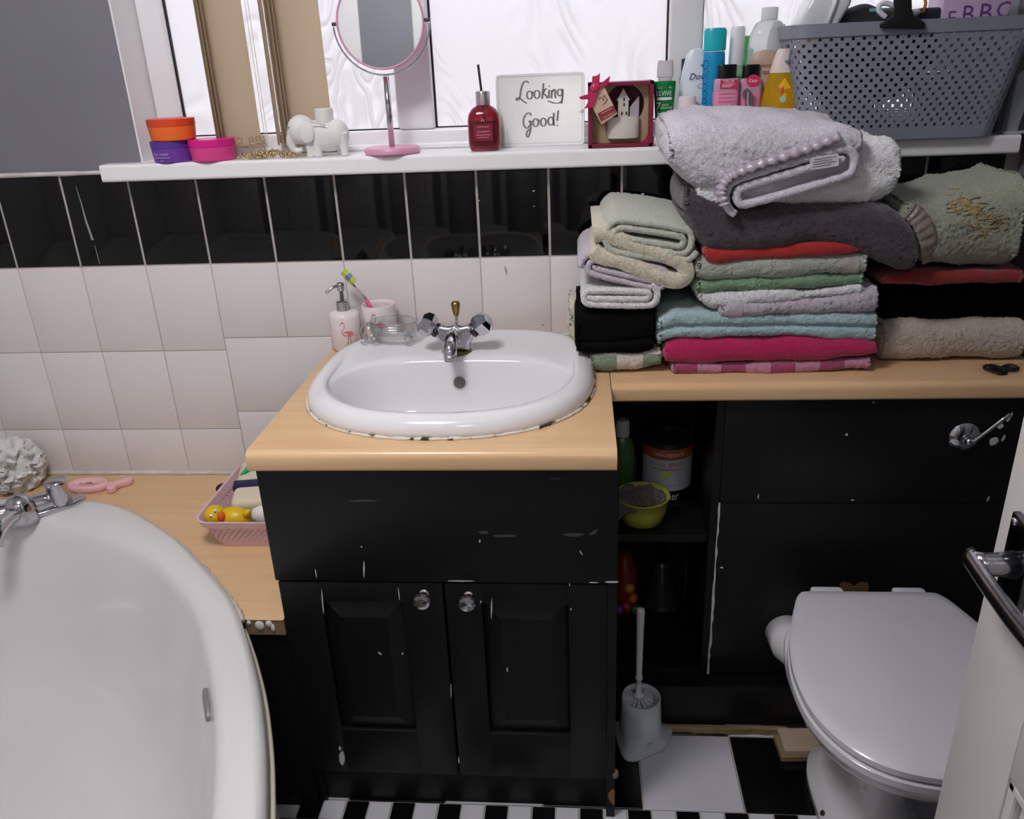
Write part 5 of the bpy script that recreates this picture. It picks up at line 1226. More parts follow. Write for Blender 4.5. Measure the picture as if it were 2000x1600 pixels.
# contents
hair = thing('hair_claw', 'black plastic clip hooked over the front rim of the grey basket', 'clip', (wy(1763, 30, -.094)[0], -.094, ZBT-.02))
P = [wy(u, v, -.097) for u, v in ((1745, -18), (1780, -18), (1781, 18), (1785, 30), (1798, 38), (1808, 46), (1806, 57), (1795, 57), (1730, 56), (1719, 55), (1718, 47), (1730, 40), (1742, 32), (1746, 18))]
prism([(p[0], p[2]) for p in P], -.0995, -.0935, .002, 2, plane='xz').build('front_arm', M['rubber_black'], hair, 'auto')
zt = wy(1763, -18, -.097)[2]
box(wy(1747, 0, -.097)[0], wy(1778, 0, -.097)[0], -.097, -.07, zt-.006, zt+.004, .002).build('hook', M['rubber_black'], hair, 'auto')
pk = thing('white_pack', 'white plastic pack leaning out of the grey basket at left', 'pack', (wy(1605, 30, -.03)[0], -.03, ZBT-.05))
b = prism([(p[0], p[2]) for p in [wy(u, v, -.03) for u, v in ((1545, 60), (1600, -40), (1668, -40), (1655, 10), (1625, 60))]], -.055, .01, .008, 3, plane='xz'); b.build('wrapper', mat('glossy_white_wrap', '#e6e7ea', .2, bump=(25, .5, .006)), pk, 'auto')
tube([wy(u, v, -.057) for u, v in ((1612, 58), (1630, 10), (1640, -30))], .004, 8).build('seam', mat('glossy_white_wrap', '#e6e7ea', .2), pk, True)
cl = thing('white_coil', 'white curled plastic hook inside the grey basket', 'hook', wy(1740, 30, -.05))
tube(cat([wy(u, v, -.055) for u, v in ((1730, 34), (1717, 22), (1718, 10), (1730, 6), (1748, 12), (1765, 19), (1785, 26), (1796, 20))], 6), .0048, 10).build('curl', white_p, cl, True)
bag = thing('purple_gift_bag', 'lilac bag with purple lettering inside the grey basket', 'bag', wy(1905, 20, -.05))
A = wy(1840, 28, -.055); B = wy(1972, 20, -.055)
box(A[0], B[0], -.055, .02, ZBT-.08, ZBT+.045, .004).build('bag_body', mat('lilac_paper', '#b79ac0', .5, var=(14, '#d2bfd8', .5)), bag, 'auto')
d = Decal(); d.add(text('E', h=.022), -.04, -.016); d.add(text('B', h=.028), -.012, -.014); d.add(text('B', h=.030), .018, -.014); d.add(text('C', h=.026), .047, -.008)
d.map(lambda a, b_: ((A[0]+B[0])/2+a, -.0556, ZBT+.006+b_), 'lettering', mat('purple_ink', '#6d4082', .5), bag)
nb = thing('navy_pouch', 'dark navy pouch with orange trim inside the grey basket', 'pouch', wy(1815, 20, -.04))
box(wy(1785, 20, -.03)[0], wy(1838, 20, -.03)[0], -.05, .03, ZBT-.08, ZBT+.02, .01, 3).build('pouch_body', mat('navy_fabric', '#141a30', .6), nb, 'auto')
tube([wy(1803, 26, -.052), wy(1808, 8, -.052), wy(1806, -10, -.052)], .003, 8).build('orange_trim', mat('orange_trim', '#c07632', .5), nb, True)
dk = thing('dark_clothes', 'dark bundled cloth at the bottom of the grey basket', 'cloth', (1.83, -.01, ZS+.01))
b = sphere((1.805, -.004, ZS+.15), 1, 28, 16, (.118, .062, .085)); b.v = [(x+.006*mnoise.noise((x*30, y*30, z*30)), y+.006*mnoise.noise((x*30+5, y*30, z*30)), z+.012*mnoise.noise((x*25, y*25, z*25+9))) for x, y, z in b.v]
b.build('bundle', mat('dark_cloth', '#121218', .8), dk, True)
tb_ = thing('teal_clip', 'small teal clip by the white hook inside the basket', 'clip', wy(1712, 22, -.02))
box(*(lambda p: (p[0]-.014, p[0]+.012, -.03, -.022, p[2]-.006, p[2]+.003))(wy(1712, 20, -.026)), .002).build('clip_bar', mat('teal_plastic', '#4f9aa0', .4), tb_, 'auto')
sw = thing('sweets_bag', 'brown and pink packet seen through the basket grip hole', 'packet', (1.69, -.02, ZS+.10))
b = sphere((1.688, -.022, ZS+.166), 1, 14, 10, (.018, .02, .02)); b.build('packet', mat('brown_packet', '#9a6a42', .4), sw, True); sphere((1.672, -.028, ZS+.155), .009, 12, 8).build('pink_sweet', mat('pink_sweet', '#d9607a', .4), sw, True)
# pale plastic bracket beside the basket on the end wall
bp_ = thing('wall_bracket', 'pale plastic holder at the right end of the sill', 'bracket', (2.10, -.02, ZS))
p0 = wy(1966, 250, -.02); p1 = wy(1975, 137, -.02)
prism([(p0[0]-.0, ZS), (p0[0]+.020, ZS), (p0[0]+.030, ZS+.07), (p0[0]+.045, ZS+.098), (p0[0]+.045, ZS+.112), (p0[0]+.010, ZS+.112), (p0[0]+.002, ZS+.104)], -.022, .02, .002, 2, plane='xz').build('side_plate', mat('pale_grey_plastic', '#a8adb4', .3), bp_, 'auto')
box(p0[0]-.006, p0[0]+.045, -.03, .02, ZS, ZS+.005, .0015).build('foot', mat('pale_grey_plastic', '#a8adb4', .3), bp_, 'auto')
box(p0[0]+.016, p0[0]+.034, -.0235, -.021, ZS+.101, ZS+.107).build('slot', M['hole'], bp_)

# ================================================================== on the basin and worktop
# flamingo artwork (units metres, origin at feet)
def flamingo(fn, parent, k=1.0):
    S_ = lambda P: [(a*k, b*k) for a, b in P]
    d = Decal(); d.poly(S_([(-.0085, .0235), (-.002, .0285), (.004, .029), (.010, .0265), (.0175, .0185), (.012, .0200), (.009, .0175), (.002, .0185), (-.005, .0195)])); d.map(fn, 'flamingo_body', mat('flamingo_pink', '#d9707c', .5), parent)
    d = Decal(); d.line([tuple(np.array(p)*k) for p in cat([(-.0075, .022), (-.0085, .028), (-.004, .034), (-.0025, .040), (-.0045, .0445), (-.0075, .0440)], 6)], .0018*k); d.poly(S_([(-.003, .0455), (-.006, .0470), (-.0085, .0450), (-.0075, .0425), (-.004, .0425)]))
    d.map(fn, 'flamingo_neck', mat('flamingo_rose', '#e08a94', .5), parent)
    d = Decal(); d.line([tuple(np.array(p)*k) for p in cat([(.002, .0185), (.001, .010), (-.0025, .0)], 5)], .0009*k); d.line([tuple(np.array(p)*k) for p in cat([(.004, .0185), (.0055, .010), (.0035, .0)], 5)], .0009*k); d.map(fn, 'flamingo_legs', mat('flamingo_leg', '#8c3a4a', .5), parent)
    d = Decal(); d.poly(S_([(-.0085, .045), (-.0095, .0430), (-.0105, .0405), (-.0095, .0405), (-.0085, .0425)])); d.map(fn, 'flamingo_beak', mat('beak_black', '#26211f', .5), parent)
M['pinkish'] = mat('pinkish_ceramic', '#e6dcda', .25)
cx, r = hx(640, 703, 640, -.075); y = -.062; z0 = ZCT+.0005
sd = thing('soap_dispenser', 'white flamingo soap dispenser with chrome pump', 'soap dispenser', (cx, y, z0))
r = .0335; hb = .083
lathe([(r*.92, 0), (r, .003), (r, hb-.01), (r*.95, hb-.003), (r*.72, hb), (.014, hb+.002), (.001, hb+.002)], (cx, y, z0), 48).build('body', M['pinkish'], sd, True)
co = lathe([(.0145, hb+.001), (.0145, hb+.022), (.012, hb+.0235), (.001, hb+.0235)], (cx, y, z0), 28).build('collar', M['chrome'], sd, 'auto')
lathe([(.0045, hb+.022), (.0045, hb+.045), (.008, hb+.0455), (.0085, hb+.058), (.006, hb+.062), (.001, hb+.0625)], (cx, y, z0), 20).build('pump', M['chrome'], sd, True)
tube(cat([(cx, y, z0+hb+.056), (cx-.014, y-.010, z0+hb+.054), (cx-.028, y-.018, z0+hb+.044)], 5), .0032, 10).build('nozzle', M['chrome'], sd, True)
flamingo(on_cyl(cx, y, z0+.012, r+.0005, .32), sd, 1.2)
cx, r = hx(703, 772, 610, -.06); y = -.048; r = .0365; hb = .094
tu = thing('tumbler', 'white flamingo toothbrush tumbler behind the glass dish', 'tumbler', (cx, y, z0))
lathe([(r*.93, 0), (r, .003), (r, hb-.002), (r*.985, hb), (r*.93, hb-.001), (r*.92, hb-.01), (r*.92, .006), (.001, .006)], (cx, y, z0), 48).build('cup', M['pinkish'], tu, True)
flamingo(on_cyl(cx, y, z0+.026, r+.0005, .12), tu, 1.2)
tbz = thing('toothbrush', 'pink and lime toothbrush standing in the flamingo tumbler', 'toothbrush', (cx, y, z0+.007))
a0 = np.array([cx+.012, y+.01, z0+.008]); a1 = wy(714, 583, y-.0); a2 = wy(668, 532, y+.0)
tube([a0, (a0+a1)/2, a1], [.0042, .0045, .0035], 10).build('handle', mat('hot_pink_handle', '#e0407e', .3), tbz, True)
tube([a1, a1+(a2-a1)*.55], [.0034, .0022], 8).build('neck', mat('clear_neck', '#d8d2d2', .2, trans=.5), tbz, True)
hd_ = a1+(a2-a1)*.55; tube([hd_, a2], [.0042, .0048], 10).build('head', mat('clear_neck', '#d8d2d2', .2, trans=.5), tbz, True)
dv = Vector(a2-hd_); up_ = Vector((.55, -.55, .5)).normalized()
for k, (c_, a_, b_) in enumerate((('#c3d04a', 0, .33), ('#7b8fd0', .36, .62), ('#c9dc52', .65, 1))):
    P0 = Vector(hd_)+dv*a_+up_*.001; P1 = Vector(hd_)+dv*b_+up_*.001; s_ = dv.cross(up_).normalized()*.0055
    loft([[tuple(P0-s_), tuple(P0+s_), tuple(P1+s_), tuple(P1-s_)], [tuple(P0-s_+up_*.0135), tuple(P0+s_+up_*.0135), tuple(P1+s_+up_*.0135), tuple(P1-s_+up_*.0135)]]).build('bristles', mat('bristle_'+c_, c_, .8), tbz)
# glass animal dish
M['glass'] = mat('clear_glass', '#ffffff', .02)
tg = M['glass'].node_tree; tg.nodes.clear(); og = tg.nodes.new('ShaderNodeOutputMaterial'); mg = tg.nodes.new('ShaderNodeMixShader'); lw = tg.nodes.new('ShaderNodeLayerWeight'); lw.inputs[0].default_value = .32
t1 = tg.nodes.new('ShaderNodeBsdfTransparent'); t1.inputs[0].default_value = (.95, .96, .96, 1); g1 = tg.nodes.new('ShaderNodeBsdfGlossy'); g1.inputs['Roughness'].default_value = .04
tg.links.new(lw.outputs['Facing'], mg.inputs[0]); tg.links.new(t1.outputs[0], mg.inputs[1]); tg.links.new(g1.outputs[0], mg.inputs[2]); tg.links.new(mg.outputs[0], og.inputs[0])
pgc = wz(765, 672, .833); gx_, gy = pgc[0]+.002, pgc[1]+.012; gz = .8335
pg = thing('glass_pig_dish', 'clear glass pig shaped dish on the basin rim', 'dish', (gx_, gy, gz))
def drg(hw, hd, z, n=40, ex=2.6): return [(gx_+.004+hw*math.copysign(abs(math.cos(a))**(2/ex), math.cos(a)), gy+hd*math.copysign(abs(math.sin(a))**(2/ex), math.sin(a)), gz+z) for a in np.linspace(0, 2*PI, n+1)[:-1]]
loft([drg(.030, .016, .010), drg(.044, .026, .013), drg(.050, .031, .026), drg(.052, .033, .045), drg(.0505, .032, .048), drg(.0485, .030, .045), drg(.046, .027, .027), drg(.038, .020, .018), drg(.02, .01, .0165)], True, True).build('bowl', M['glass'], pg, True)
sphere((gx_-.046, gy-.008, gz+.026), 1, 24, 14, (.021, .020, .021)).build('head', M['glass'], pg, True)
lathe([(.010, 0), (.0115, .004), (.0105, .010), (.001, .0105)], (gx_-.054, gy-.022, gz+.020), 20, axis=(-.55, -.8, -.1)).build('snout', M['glass'], pg, True)
for s in (-1, 1): lathe([(.006, 0), (.004, .008), (.0008, .014)], (gx_-.046+.006*s, gy-.006+.010*s, gz+.042), 10, axis=(-.1, .2*s, 1)).build('ear', M['glass'], pg, True)
for a, b_ in ((-.035, -.016), (-.035, .012), (.036, -.016), (.036, .014)): lathe([(.008, 0), (.0085, .006), (.010, .017)], (gx_+a, gy+b_, gz), 14).build('foot', M['glass'], pg, True)

# clear packet at the right end of the shelf
pp = wz(1955, 722, ZCT+.004)
pkt = thing('clear_packet', 'crumpled clear packet of black hair ties on the shelf edge', 'packet', (pp[0], pp[1], ZCT))
n = 22; b = MB(); vs = []; fs = []
for i in range(n+1):
    for j in range(n+1):
        a, c_ = i/n*2-1, j/n*2-1; z = .012*max(0, 1-a*a)**.5*max(0, 1-c_*c_)**.5+.003*mnoise.noise((a*4, c_*4, 3)); vs.append((pp[0]+.008+a*.045, pp[1]+c_*.032+.006*a, ZCT+.0015+max(z, .0)))
for i in range(n):
    for j in range(n): q = i*(n+1)+j; fs.append((q, q+n+1, q+n+2, q+1))
o = b.add(vs, fs).build('film', mat('clear_film_packet', '#ffffff', .12, trans=1, ior=1.1, alpha=.35, bump=(50, .8, .004)), pkt, True)
for k in range(5):
    rr = random.Random(k); c_ = (pp[0]+rr.uniform(-.018, .025), pp[1]+rr.uniform(-.012, .01), ZCT+.004); R = rr.uniform(.010, .015); a0 = rr.uniform(-.4, .4)
    tube([(c_[0]+R*math.cos(a), c_[1]+R*.8*math.sin(a), c_[2]+.002*math.sin(a+a0)) for a in np.linspace(0, 2*PI, 22)], .0028, 8).build('hair_tie', M['rubber_black'], pkt, True)
# ================================================================== recess contents
ZSH = .4625; ZLO = .1285
p = wz(1305, 990, ZSH); cy_ = p[1]+.054; cx = p[0]
pt_ = thing('paint_tin', 'used gloss paint tin with white label in the dark recess', 'paint tin', (cx, cy_, ZSH)); R = .054; Hh = .148
M['tinm'] = mat('dirty_tin', '#3a3a3c', .35, .7)
lathe([(R, 0), (R, .003), (R*.985, .005), (R*.985, Hh-.006), (R*1.02, Hh-.004), (R*1.02, Hh), (R*.9, Hh-.001), (R*.88, Hh-.01), (.001, Hh-.012)], (cx, cy_, ZSH), 48).build('can', M['tinm'], pt_, 'auto')
def wrap(z0, z1, m, nm, a0=-1.9, a1=1.9):
    n = 40; A = [(cx+R*.992*math.sin(a), cy_-R*.992*math.cos(a), ZSH+z0) for a in np.linspace(a0, a1, n)]; B = [(q[0], q[1], ZSH+z1) for q in A]
    return MB().add(A+B, [(i, i+1, n+i+1, n+i) for i in range(n-1)]).build(nm, m, pt_, True)
wrap(.038, .112, mat('tin_white_label', '#a9adb6', .4), 'white_label'); wrap(.1125, .136, mat('tin_orange_band', '#9c4a24', .4), 'orange_band'); wrap(.004, .0375, mat('tin_black_band', '#101012', .4), 'black_band')
fn = on_cyl(cx, cy_, ZSH, R*1.003, -.08)
W_p = mat('tin_white_print', '#c9c5c0', .5)
d = Decal(); d.add(text('valuepack', width=.066, h=.0155), .004, .116); d.map(fn, 'lettering', W_p, pt_)
d = Decal(); d.add(text('nondrip', width=.036), -.022, .094); d.map(fn, 'lettering', mat('tin_grey_print', '#7d7f86', .5), pt_)
d = Decal(); d.add(text('gloss', width=.032), .018, .094); d.rect(-.034, .03, .0885, .0905); d.map(fn, 'lettering', mat('tin_orange_print', '#a4512c', .5), pt_)
d = Decal(); d.line([(-.035, .064), (.022, .064), (.028, .060), (.028, .044), (.022, .040), (-.035, .040)], .0009); d.add(text('brilliant white', width=.046), -.004, .049); d.map(fn, 'lettering', mat('tin_grey_print', '#7d7f86', .5), pt_)
d = Decal(); d.add(text('owner', width=.050, h=.0135), .002, .016); d.map(fn, 'lettering', W_p, pt_)
d = Decal(); d.poly([(-.008+.012*math.cos(a)+.001, .079+.0055*math.sin(a)) for a in np.linspace(0, 2*PI, 14)[:-1]]); d.map(on_cyl(cx, cy_, ZSH, R*1.004, -.02), 'price_sticker', mat('neon_sticker', '#b9c81e', .5), pt_)
# yellow bowl and cloth
p = wz(1262, 1036, ZSH); bx0, by0 = p[0]-.006, p[1]+.044
yb_ = thing('plastic_bowl', 'lime yellow plastic bowl on the recess shelf', 'bowl', (bx0, by0, ZSH))
lathe([(.038, 0), (.043, .003), (.051, .030), (.0555, .058), (.0575, .0585), (.0575, .061), (.0545, .061), (.049, .031), (.041, .006), (.001, .005)], (bx0, by0, ZSH), 48).build('bowl', mat('lime_plastic', '#a8ad3a', .35), yb_, True)
gc = thing('grey_rag', 'crumpled grey rag hanging over the rim of the yellow bowl', 'cloth', (bx0, by0, ZSH+.03))
n = 44; vs = []; fs = []
for i in range(n+1):
    for j in range(n+1):
        a, c_ = (i/n*2-1), (j/n*2-1); rr_ = math.hypot(a, c_); k = 1/max(1, rr_)
        x, y = a*k*.050, c_*k*.050; z = .056+.012*mnoise.noise((a*2.5, c_*2.5, 1.5))+.007*mnoise.noise((a*6, c_*6, 4))+.01*(1-rr_)
        if a < -.15 and c_ < -.2:
            f = min(1, (-.15-a)*1.3)*min(1, (-.2-c_)*1.6); x -= .030*f; y -= .030*f; z -= .030*f-.012*math.sin(f*3)
        vs.append((bx0+x, by0+y, ZSH+z))
for i in range(n):
    for j in range(n): q = i*(n+1)+j; fs.append((q, q+n+1, q+n+2, q+1))
o = MB().add(vs, fs).build('rag', terry('grey_rag_cloth', '#5b5350', .8, 90), gc, True); s = o.modifiers.new('thick', 'SOLIDIFY'); s.thickness = .002
# bottle and green box behind
p = wz(1214, 900, ZSH)
gbt = thing('cleaner_bottle', 'green cleaner bottle with white cap in the recess', 'bottle', (1.352, -.13, ZSH))
lathe([(.024, 0), (.026, .003), (.026, .13), (.02, .15), (.011, .158), (.001, .159)], (1.352, -.13, ZSH), 28, sy=.7).build('body', mat('cleaner_green', '#3c5a2c', .3), gbt, 'auto'); lathe([(.015, .159), (.015, .19), (.012, .196), (.001, .197)], (1.352, -.13, ZSH), 24).build('cap', mat('cleaner_cap', '#a9a8a4', .4), gbt, 'auto')
gbx = thing('green_carton', 'dark green carton behind the yellow bowl', 'box', (1.375, -.09, ZSH)); box(1.347, 1.385, -.105, -.055, ZSH, ZSH+.085, .002).build('carton', mat('dark_green_card', '#1f3a30', .5), gbx); box(1.3475, 1.3845, -.1045, -.0555, ZSH+.0852, ZSH+.0865).build('carton_lid', mat('dark_green_lid', '#2a4a3c', .5), gbx)
# plunger
p = wz(1292, 1200, ZLO); px_, py_ = p[0]+.002, p[1]+.045
pl_ = thing('plunger', 'black rubber bellows plunger on the lower recess shelf', 'plunger', (px_, py_, ZLO))
pr = [(.04, 0), (.047, .004)]
for k in range(5): pr += [(.047-.004*k, .010+.017*k), (.037-.004*k, .018+.017*k)]
pr += [(.02, .105), (.012, .125), (.001, .126)]
lathe(pr, (px_, py_, ZLO), 36).build('bellows', mat('plunger_rubber', '#2a2a2e', .28), pl_, True); lathe([(.011, .12), (.011, .25), (.013, .26), (.001, .262)], (px_, py_, ZLO), 16).build('handle', mat('plunger_handle', '#1b1b1e', .4), pl_, True)
# red bag with coloured balls
rb_ = thing('toy_bag', 'red net bag of coloured balls in the lower recess', 'bag', (1.362, -.10, ZLO))
b = sphere((1.362, -.10, ZLO+.095), 1, 24, 16, (.034, .05, .095)); b.v = [(x+.006*mnoise.noise((x*40, y*40, z*40)), y+.006*mnoise.noise((x*40+7, y*40, z*40)), z) for x, y, z in b.v]
b.build('net', mat('dark_red_net', '#6a1410', .5), rb_, True)
for k, (c_, dx, dy, dz) in enumerate((('#b85a1c', .018, -.04, .08), ('#5a2a80', -.012, -.042, .05), ('#2e5a26', .026, -.035, .045), ('#a01830', .004, -.046, .06), ('#b0781c', .01, -.044, .11))): sphere((1.362+dx, -.10+dy, ZLO+dz), .0125, 14, 10).build('ball', mat('ball_'+c_, c_, .3), rb_, True)
# --- toilet brush in its holder
bxc, byc = 1.385, -.372
tb2 = thing('toilet_brush_holder', 'translucent white toilet brush holder with splayed corner base', 'brush holder', (bxc, byc, 0))
fr = mat('milky_plastic', '#c9d0d6', .35, trans=.15)
def trap(k, z): return [(bxc+(a-bxc)*k, byc+(b_-byc)*k, z) for a, b_ in base]
base = [(1.335, -.30), (1.40, -.305), (1.452, -.325), (1.456, -.35), (1.435, -.39), (1.40, -.412), (1.365, -.428), (1.342, -.405)]
base = [tuple(p[:2]) for p in cat(base, 5, True)]
nb_ = len(base)
def circ(r, z): 
    out = []
    for a, b_ in base:
        t = math.atan2(b_-byc, a-bxc); out.append((bxc+r*math.cos(t), byc+r*math.sin(t), z))
    return out
loft([trap(1, .0006), trap(1.0, .004), trap(.92, .012), mid(trap(.85, 0), circ(.040, 0), .55, .03), circ(.044, .055), circ(.042, .10), circ(.0405, .128), circ(.038, .129), circ(.039, .10), circ(.039, .03), circ(.01, .02)], True, True).build('holder', fr, tb2, True)
tbr = thing('toilet_brush', 'white toilet brush standing upright in its holder', 'toilet brush', (bxc, byc, .021))
wp = mat('brush_white', '#cfd3d8', .4)
lathe([(.004, .10), (.006, .13), (.012, .132), (.0125, .137), (.0065, .14), (.0055, .175), (.008, .177), (.008, .182), (.0062, .185), (.0075, .30), (.0085, .345), (.007, .352), (.001, .353)], (bxc-.006, byc-.002, 0), 16).build('handle', wp, tbr, True)
for k in range(16):
    a = 2*PI*k/16; c_, s_ = math.cos(a), math.sin(a)
    loft([[(bxc-.006+(r_*c_-w*s_), byc-.002+(r_*s_+w*c_), z) for r_, w, z in ((.010, -.0014, .118), (.010, .0014, .118), (.031, .0026, .116), (.031, -.0026, .116))], [(bxc-.006+(r_*c_-w*s_), byc-.002+(r_*s_+w*c_), z) for r_, w, z in ((.010, -.0014, .131), (.010, .0014, .131), (.031, .0022, .127), (.031, -.0022, .127))]]).build('bristle_tuft', wp, tbr)
lathe([(.02, .04), (.03, .05), (.03, .105), (.012, .115), (.001, .116)], (bxc-.006, byc-.002, 0), 20).build('brush_head', wp, tbr, True)

# ================================================================== on the bath ledge
# pink basket with toys, partly under the worktop edge
pb_ = thing('pink_basket', 'pale pink woven plastic basket of bath toys on the ledge', 'basket', (.6, -.19, ZLEDGE+.0004))
M['pink_pl'] = mat('pale_pink_plastic', '#d8b4ba', .4)
bot = (.502, .712, -.325, -.085); top = (.474, .722, -.345, -.068); zb0 = ZLEDGE+.0004; zb1 = zb0+.068
lattice_basket(pb_, bot, top, zb0, zb1, M['pink_pl'], .0066, .0056, (.006, .016), r0=.028, r1=.03, thick=.0016)
dk_ = thing('rubber_duck', 'yellow rubber duck with orange beak in the pink basket', 'rubber duck', (.525, -.305, zb0+.01)); YD = mat('duck_yellow', '#e0b810', .35)
dc = wz(443, 1010, zb1-.002); hx_ = wz(414, 1006, zb1+.004)
dcx, dcy = .540, -.303
sphere((dcx, dcy, zb1-.016), 1, 24, 16, (.036, .024, .026)).build('body', YD, dk_, True); sphere((dcx-.034, dcy-.006, zb1-.004), 1, 24, 16, (.0225, .021, .0215)).build('head', YD, dk_, True)
sphere((dcx-.016, dcy-.018, zb1-.002), 1, 16, 10, (.0095, .008, .0135)).build('beak', mat('duck_beak', '#d8601c', .4), dk_, True)
lathe([(.012, 0), (.004, .012), (.001, .016)], (dcx+.028, dcy, zb1-.006), 14, axis=(.7, 0, .7)).build('tail', YD, dk_, True)
for ux, uz in ((-.034, .008), (-.026, .016)):
    e_ = sphere((dcx+ux, dcy-.0235+(.006 if uz > .01 else 0), zb1+uz-.004), .0042, 12, 8).build('eye_white', mat('toy_white', '#e8e4da', .4), dk_, True); sphere((dcx+ux, dcy-.0272+(.006 if uz > .01 else 0), zb1+uz-.004), .0018, 8, 6).build('pupil', mat('toy_black', '#141414', .4), e_, True)
pouch = thing('cream_pouch', 'cream wash pouch with navy strip lying in the pink basket', 'pouch', (.62, -.20, zb0+.03)); CP = mat('cream_pvc', '#d6cbb2', .35)
tiltm = Matrix.Translation((.592, -.195, zb1+.004)) @ Matrix.Rotation(.16, 4, 'Z') @ Matrix.Rotation(.22, 4, 'X')
b = box(-.080, .085, -.075, .075, -.022, .022, .016, 4); b.xf(tiltm).build('pouch_body', CP, pouch, True)
box(-.081, .087, -.026, .000, .008, .0235, .003, 2).xf(tiltm).build('navy_strip', mat('navy_plastic', '#1b1a4a', .4), pouch, 'auto')
tubm = thing('toiletry_tube', 'white squeeze tube with yellow and brown print in the basket', 'tube', (.62, -.30, zb0+.03))
lathe([(.018, -.05), (.02, -.045), (.02, .03), (.012, .045), (.001, .046)], (0, 0, 0), 24, sy=.75, axis=(-1, 0, .05)).xf(Matrix.Translation((.628, -.302, zb1-.008))).build('tube_body', mat('toy_white', '#e8e4da', .4), tubm, True)
d = Decal(); d.rect(-.012, .030, -.006, .004); d.map(lambda a, b_: (.63+a, -.302-.0155*math.sqrt(max(.1, 1-((b_+.001)/.02)**2)) if False else -.3195+abs(b_)*.15, zb1-.008+b_-.002), 'yellow_print', mat('yellow_print', '#c9bb3e', .5), tubm)
d = Decal(); d.poly([(-.008+.007*math.cos(a), -.001+.006*math.sin(a)) for a in np.linspace(0, 2*PI, 14)[:-1]]); d.map(lambda a, b_: (.63+a, -.3206+abs(b_)*.15, zb1-.008+b_-.002), 'brown_print', mat('brown_spot', '#4a3524', .5), tubm)
wb_ = thing('shell_toy', 'small white shell toy beside the duck', 'toy', (.565, -.27, zb1-.02)); sphere((.560, -.258, zb1-.004), 1, 16, 10, (.013, .012, .011)).build('shell', mat('pearl_white', '#e2d9dc', .25), wb_, True)
sc = thing('hair_scrunchie', 'brown and cream scrunchie in the pink basket', 'scrunchie', (.535, -.225, zb1-.02)); tube([(.535+.013*math.cos(a), -.228+.014*math.sin(a), zb1-.006+.002*math.sin(3*a)) for a in np.linspace(0, 2*PI, 30)], [.006+.0012*math.sin(i*2.2) for i in range(30)], 10).build('scrunchie', mat('taupe_fabric', '#8f7c70', .8), sc, True)
hr = thing('hair_band', 'raspberry and green hair band at the back of the pink basket', 'hair band', (.60, -.11, zb1))
q0 = wz(482, 930, zb1+.02)
tube(cat([(q0[0]-.012, q0[1], zb1+.015), (q0[0]+.02, q0[1]+.004, zb1+.022), (q0[0]+.06, q0[1]+.01, zb1+.02), (q0[0]+.1, q0[1]+.0, zb1+.018)], 5), .009, 10).build('raspberry_band', mat('raspberry', '#b5154c', .6), hr, True)
tube(cat([(q0[0]-.016, q0[1]-.012, zb1+.012), (q0[0]-.002, q0[1]-.006, zb1+.030), (q0[0]+.008, q0[1]+.004, zb1+.040)], 5), .0055, 10).build('green_tie', mat('emerald', '#1f9c62', .5), hr, True)
bb = thing('black_cap', 'small black cap behind the pink basket edge', 'cap', (.462, -.155, ZLEDGE)); q = wz(436, 952, ZLEDGE+.02); lathe([(.016, 0), (.017, .003), (.017, .02), (.014, .024), (.001, .025)], (q[0], q[1], ZLEDGE+.0004), 24).build('cap', M['rubber_black'], bb, 'auto'); lathe([(.0172, .008), (.0176, .010), (.0172, .012)], (q[0], q[1], ZLEDGE+.0004), 24, cap0=False, cap1=False).build('cap_ring', M['rubber_black'], bb)
# pink fish thermometer
fp0 = wz(185, 942, ZLEDGE+.012)
fs_ = thing('pink_fish_toy', 'pink plastic fish bath thermometer on the wooden ledge', 'bath toy', (fp0[0], fp0[1], ZLEDGE)); FP = mat('fish_pink', '#ecb8b8', .4)
fx, fy = wz(172, 946, ZLEDGE+.012)[0], wz(172, 946, ZLEDGE+.012)[1]
def ell(rx, ry, z, n=40): return [(fx+1.18*rx*math.cos(2*PI*j/n), fy+1.18*ry*math.sin(2*PI*j/n), ZLEDGE+z) for j in range(n)]
loft([ell(.040, .022, .0005), ell(.0435, .025, .006), ell(.0435, .025, .014), ell(.041, .0225, .018), ell(.031, .0145, .018), ell(.029, .0125, .013), ell(.005, .003, .013)], True, True).build('body', FP, fs_, True)
tl = [(.038, .006), (.046, .006), (.062, .022), (.078, .030), (.084, .022), (.078, .010), (.064, .000), (.066, -.014), (.058, -.024), (.048, -.020), (.044, -.008), (.038, -.006)]
prism([tuple(p[:2]) for p in cat([(fx+.004+a*1.12, fy+b_*1.15) for a, b_ in tl], 3, True)], ZLEDGE+.0005, ZLEDGE+.016, .003, 2).build('tail', FP, fs_, True)
box(fx-.022, fx+.022, fy-.003, fy+.003, ZLEDGE+.013, ZLEDGE+.0145, .001).build('gauge', mat('gauge_pink', '#c98d92', .3), fs_)
tube([(fx-.004, fy, ZLEDGE+.0152), (fx+.004, fy+.004, ZLEDGE+.0152), (fx+.012, fy-.001, ZLEDGE+.0152)], .0009, 6).build('gauge_mark', mat('gauge_dark', '#5a4448', .5), fs_)
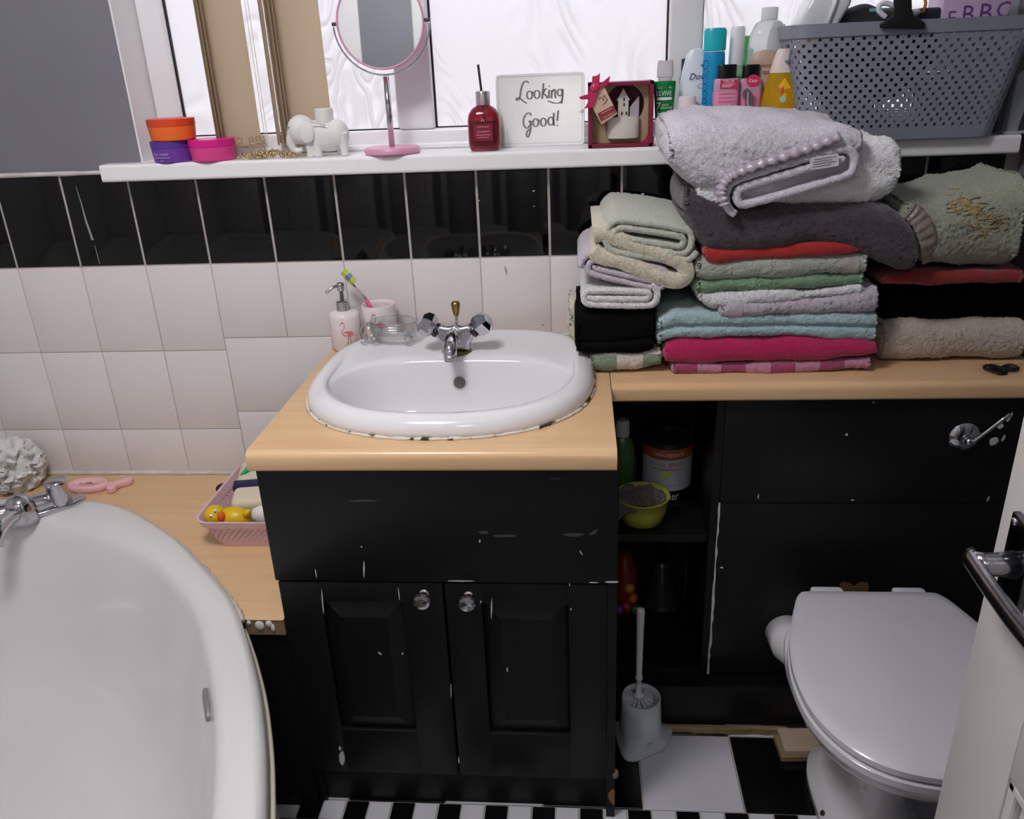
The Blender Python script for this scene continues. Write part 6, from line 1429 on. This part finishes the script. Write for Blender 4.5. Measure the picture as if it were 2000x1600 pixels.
# white bath puff
pc_ = wz(20, 960, ZLEDGE+.03)
pf = thing('bath_puff', 'ruffled white mesh bath puff behind the bath tap', 'bath puff', (pc_[0]-.03, pc_[1]+.01, ZLEDGE))
pm = mat('white_mesh', '#f0eeea', .8, sss=0); tt = pm.node_tree; bs = tt.nodes['Principled BSDF']; trn = tt.nodes.new('ShaderNodeBsdfTranslucent'); trn.inputs[0].default_value = lin('#e6e2dc'); mxn = tt.nodes.new('ShaderNodeMixShader'); mxn.inputs[0].default_value = .2
om = [n for n in tt.nodes if n.type == 'OUTPUT_MATERIAL'][0]; tt.links.new(bs.outputs[0], mxn.inputs[1]); tt.links.new(trn.outputs[0], mxn.inputs[2]); tt.links.new(mxn.outputs[0], om.inputs[0])
C0 = Vector((pc_[0]-.030, -.070, ZLEDGE+.058)); rr = random.Random(21)
b = sphere((pc_[0]-.030, -.070, ZLEDGE+.056), 1, 30, 20, (.048, .048, .048)); b.v = [(x+.008*mnoise.noise((x*60, y*60, z*60)), min(y+.008*mnoise.noise((x*60+5, y*60, z*60)), -.006), max(z+.008*mnoise.noise((x*60, y*60+9, z*60)), ZLEDGE+.001)) for x, y, z in b.v]; b.build('mesh_core', pm, pf, True)
for k in range(34):
    dr_ = Vector((rr.gauss(0, 1), rr.gauss(0, 1), rr.gauss(0, .9))).normalized(); a_ = dr_.orthogonal().normalized(); b_ = dr_.cross(a_); nn = 22; vs = []; fs = []
    ph = rr.uniform(0, 6.28); R0, R1 = .030, rr.uniform(.056, .072)
    for i in range(nn+1):
        t = (i/nn-.5)*rr.uniform(1.25, 1.3); wob = .009*math.sin(i*.8+ph)
        base_ = dr_*math.cos(t)+a_*math.sin(t)
        for R in (R0, (R0+R1)/2, R1): vs.append(tuple(C0+base_*R+b_*wob*(R/R1)))
    for i in range(nn):
        for j in range(2): q = i*3+j; fs.append((q, q+3, q+4, q+1))
    vs = [(max(v[0], XL+.01), min(v[1], -.006), max(v[2], ZLEDGE+.001)) for v in vs]
    o = MB().add(vs, fs).build('ruffle', pm, pf, True); s = o.modifiers.new('thick', 'SOLIDIFY'); s.thickness = .0008
# black end panel under the ledge
ep = thing('ledge_panel', 'black painted panel below the end of the bath ledge', 'panel', (.66, -.555, 0))
box(.56, .727, -.560, -.546, 0, ZLEDGE-.035).build('board', BP, ep); box(.56, .727, -.5615, -.5602, .0, .06).build('skirting', BP, ep)

# --- scratches and chips on the glazed tiles
def scratch(pts, ws, nm='scratch'):
    P = [wy(u, v, -.0014) for u, v in pts]; vs, fs = ribbon([(p[0], p[2]) for p in P], ws); n_ = len(vs)
    b = MB(); b.add([(a, -.0016, c) for a, c in vs]+[(a, -.0004, c) for a, c in vs], [tuple(f) for f in fs]+[tuple(i+n_ for i in f[::-1]) for f in fs]); return b.build(nm, mat('tile_scratch', '#8f8f90', .6), wb)
scratch([(148, 364), (158, 395), (168, 432), (181, 469)], [.0006, .0022, .0042, .0052]); scratch([(185, 480), (195, 516)], [.0008, .0014])
chips(wb, -.0012, [(1255, 380, .009, .006, 0), (1248, 381, .004, .003, 0), (935, 392, .006, .003, .3), (1042, 373, .006, .003, .5), (1043, 403, .004, .002, .5)], mat('tile_chip', '#b9b4b0', .7))
chips(wb, -.0012, [(988, 528, .006, .022, -.15), (1060, 634, .006, .004, 0)], mat('tile_smear', '#a39c98', .6))
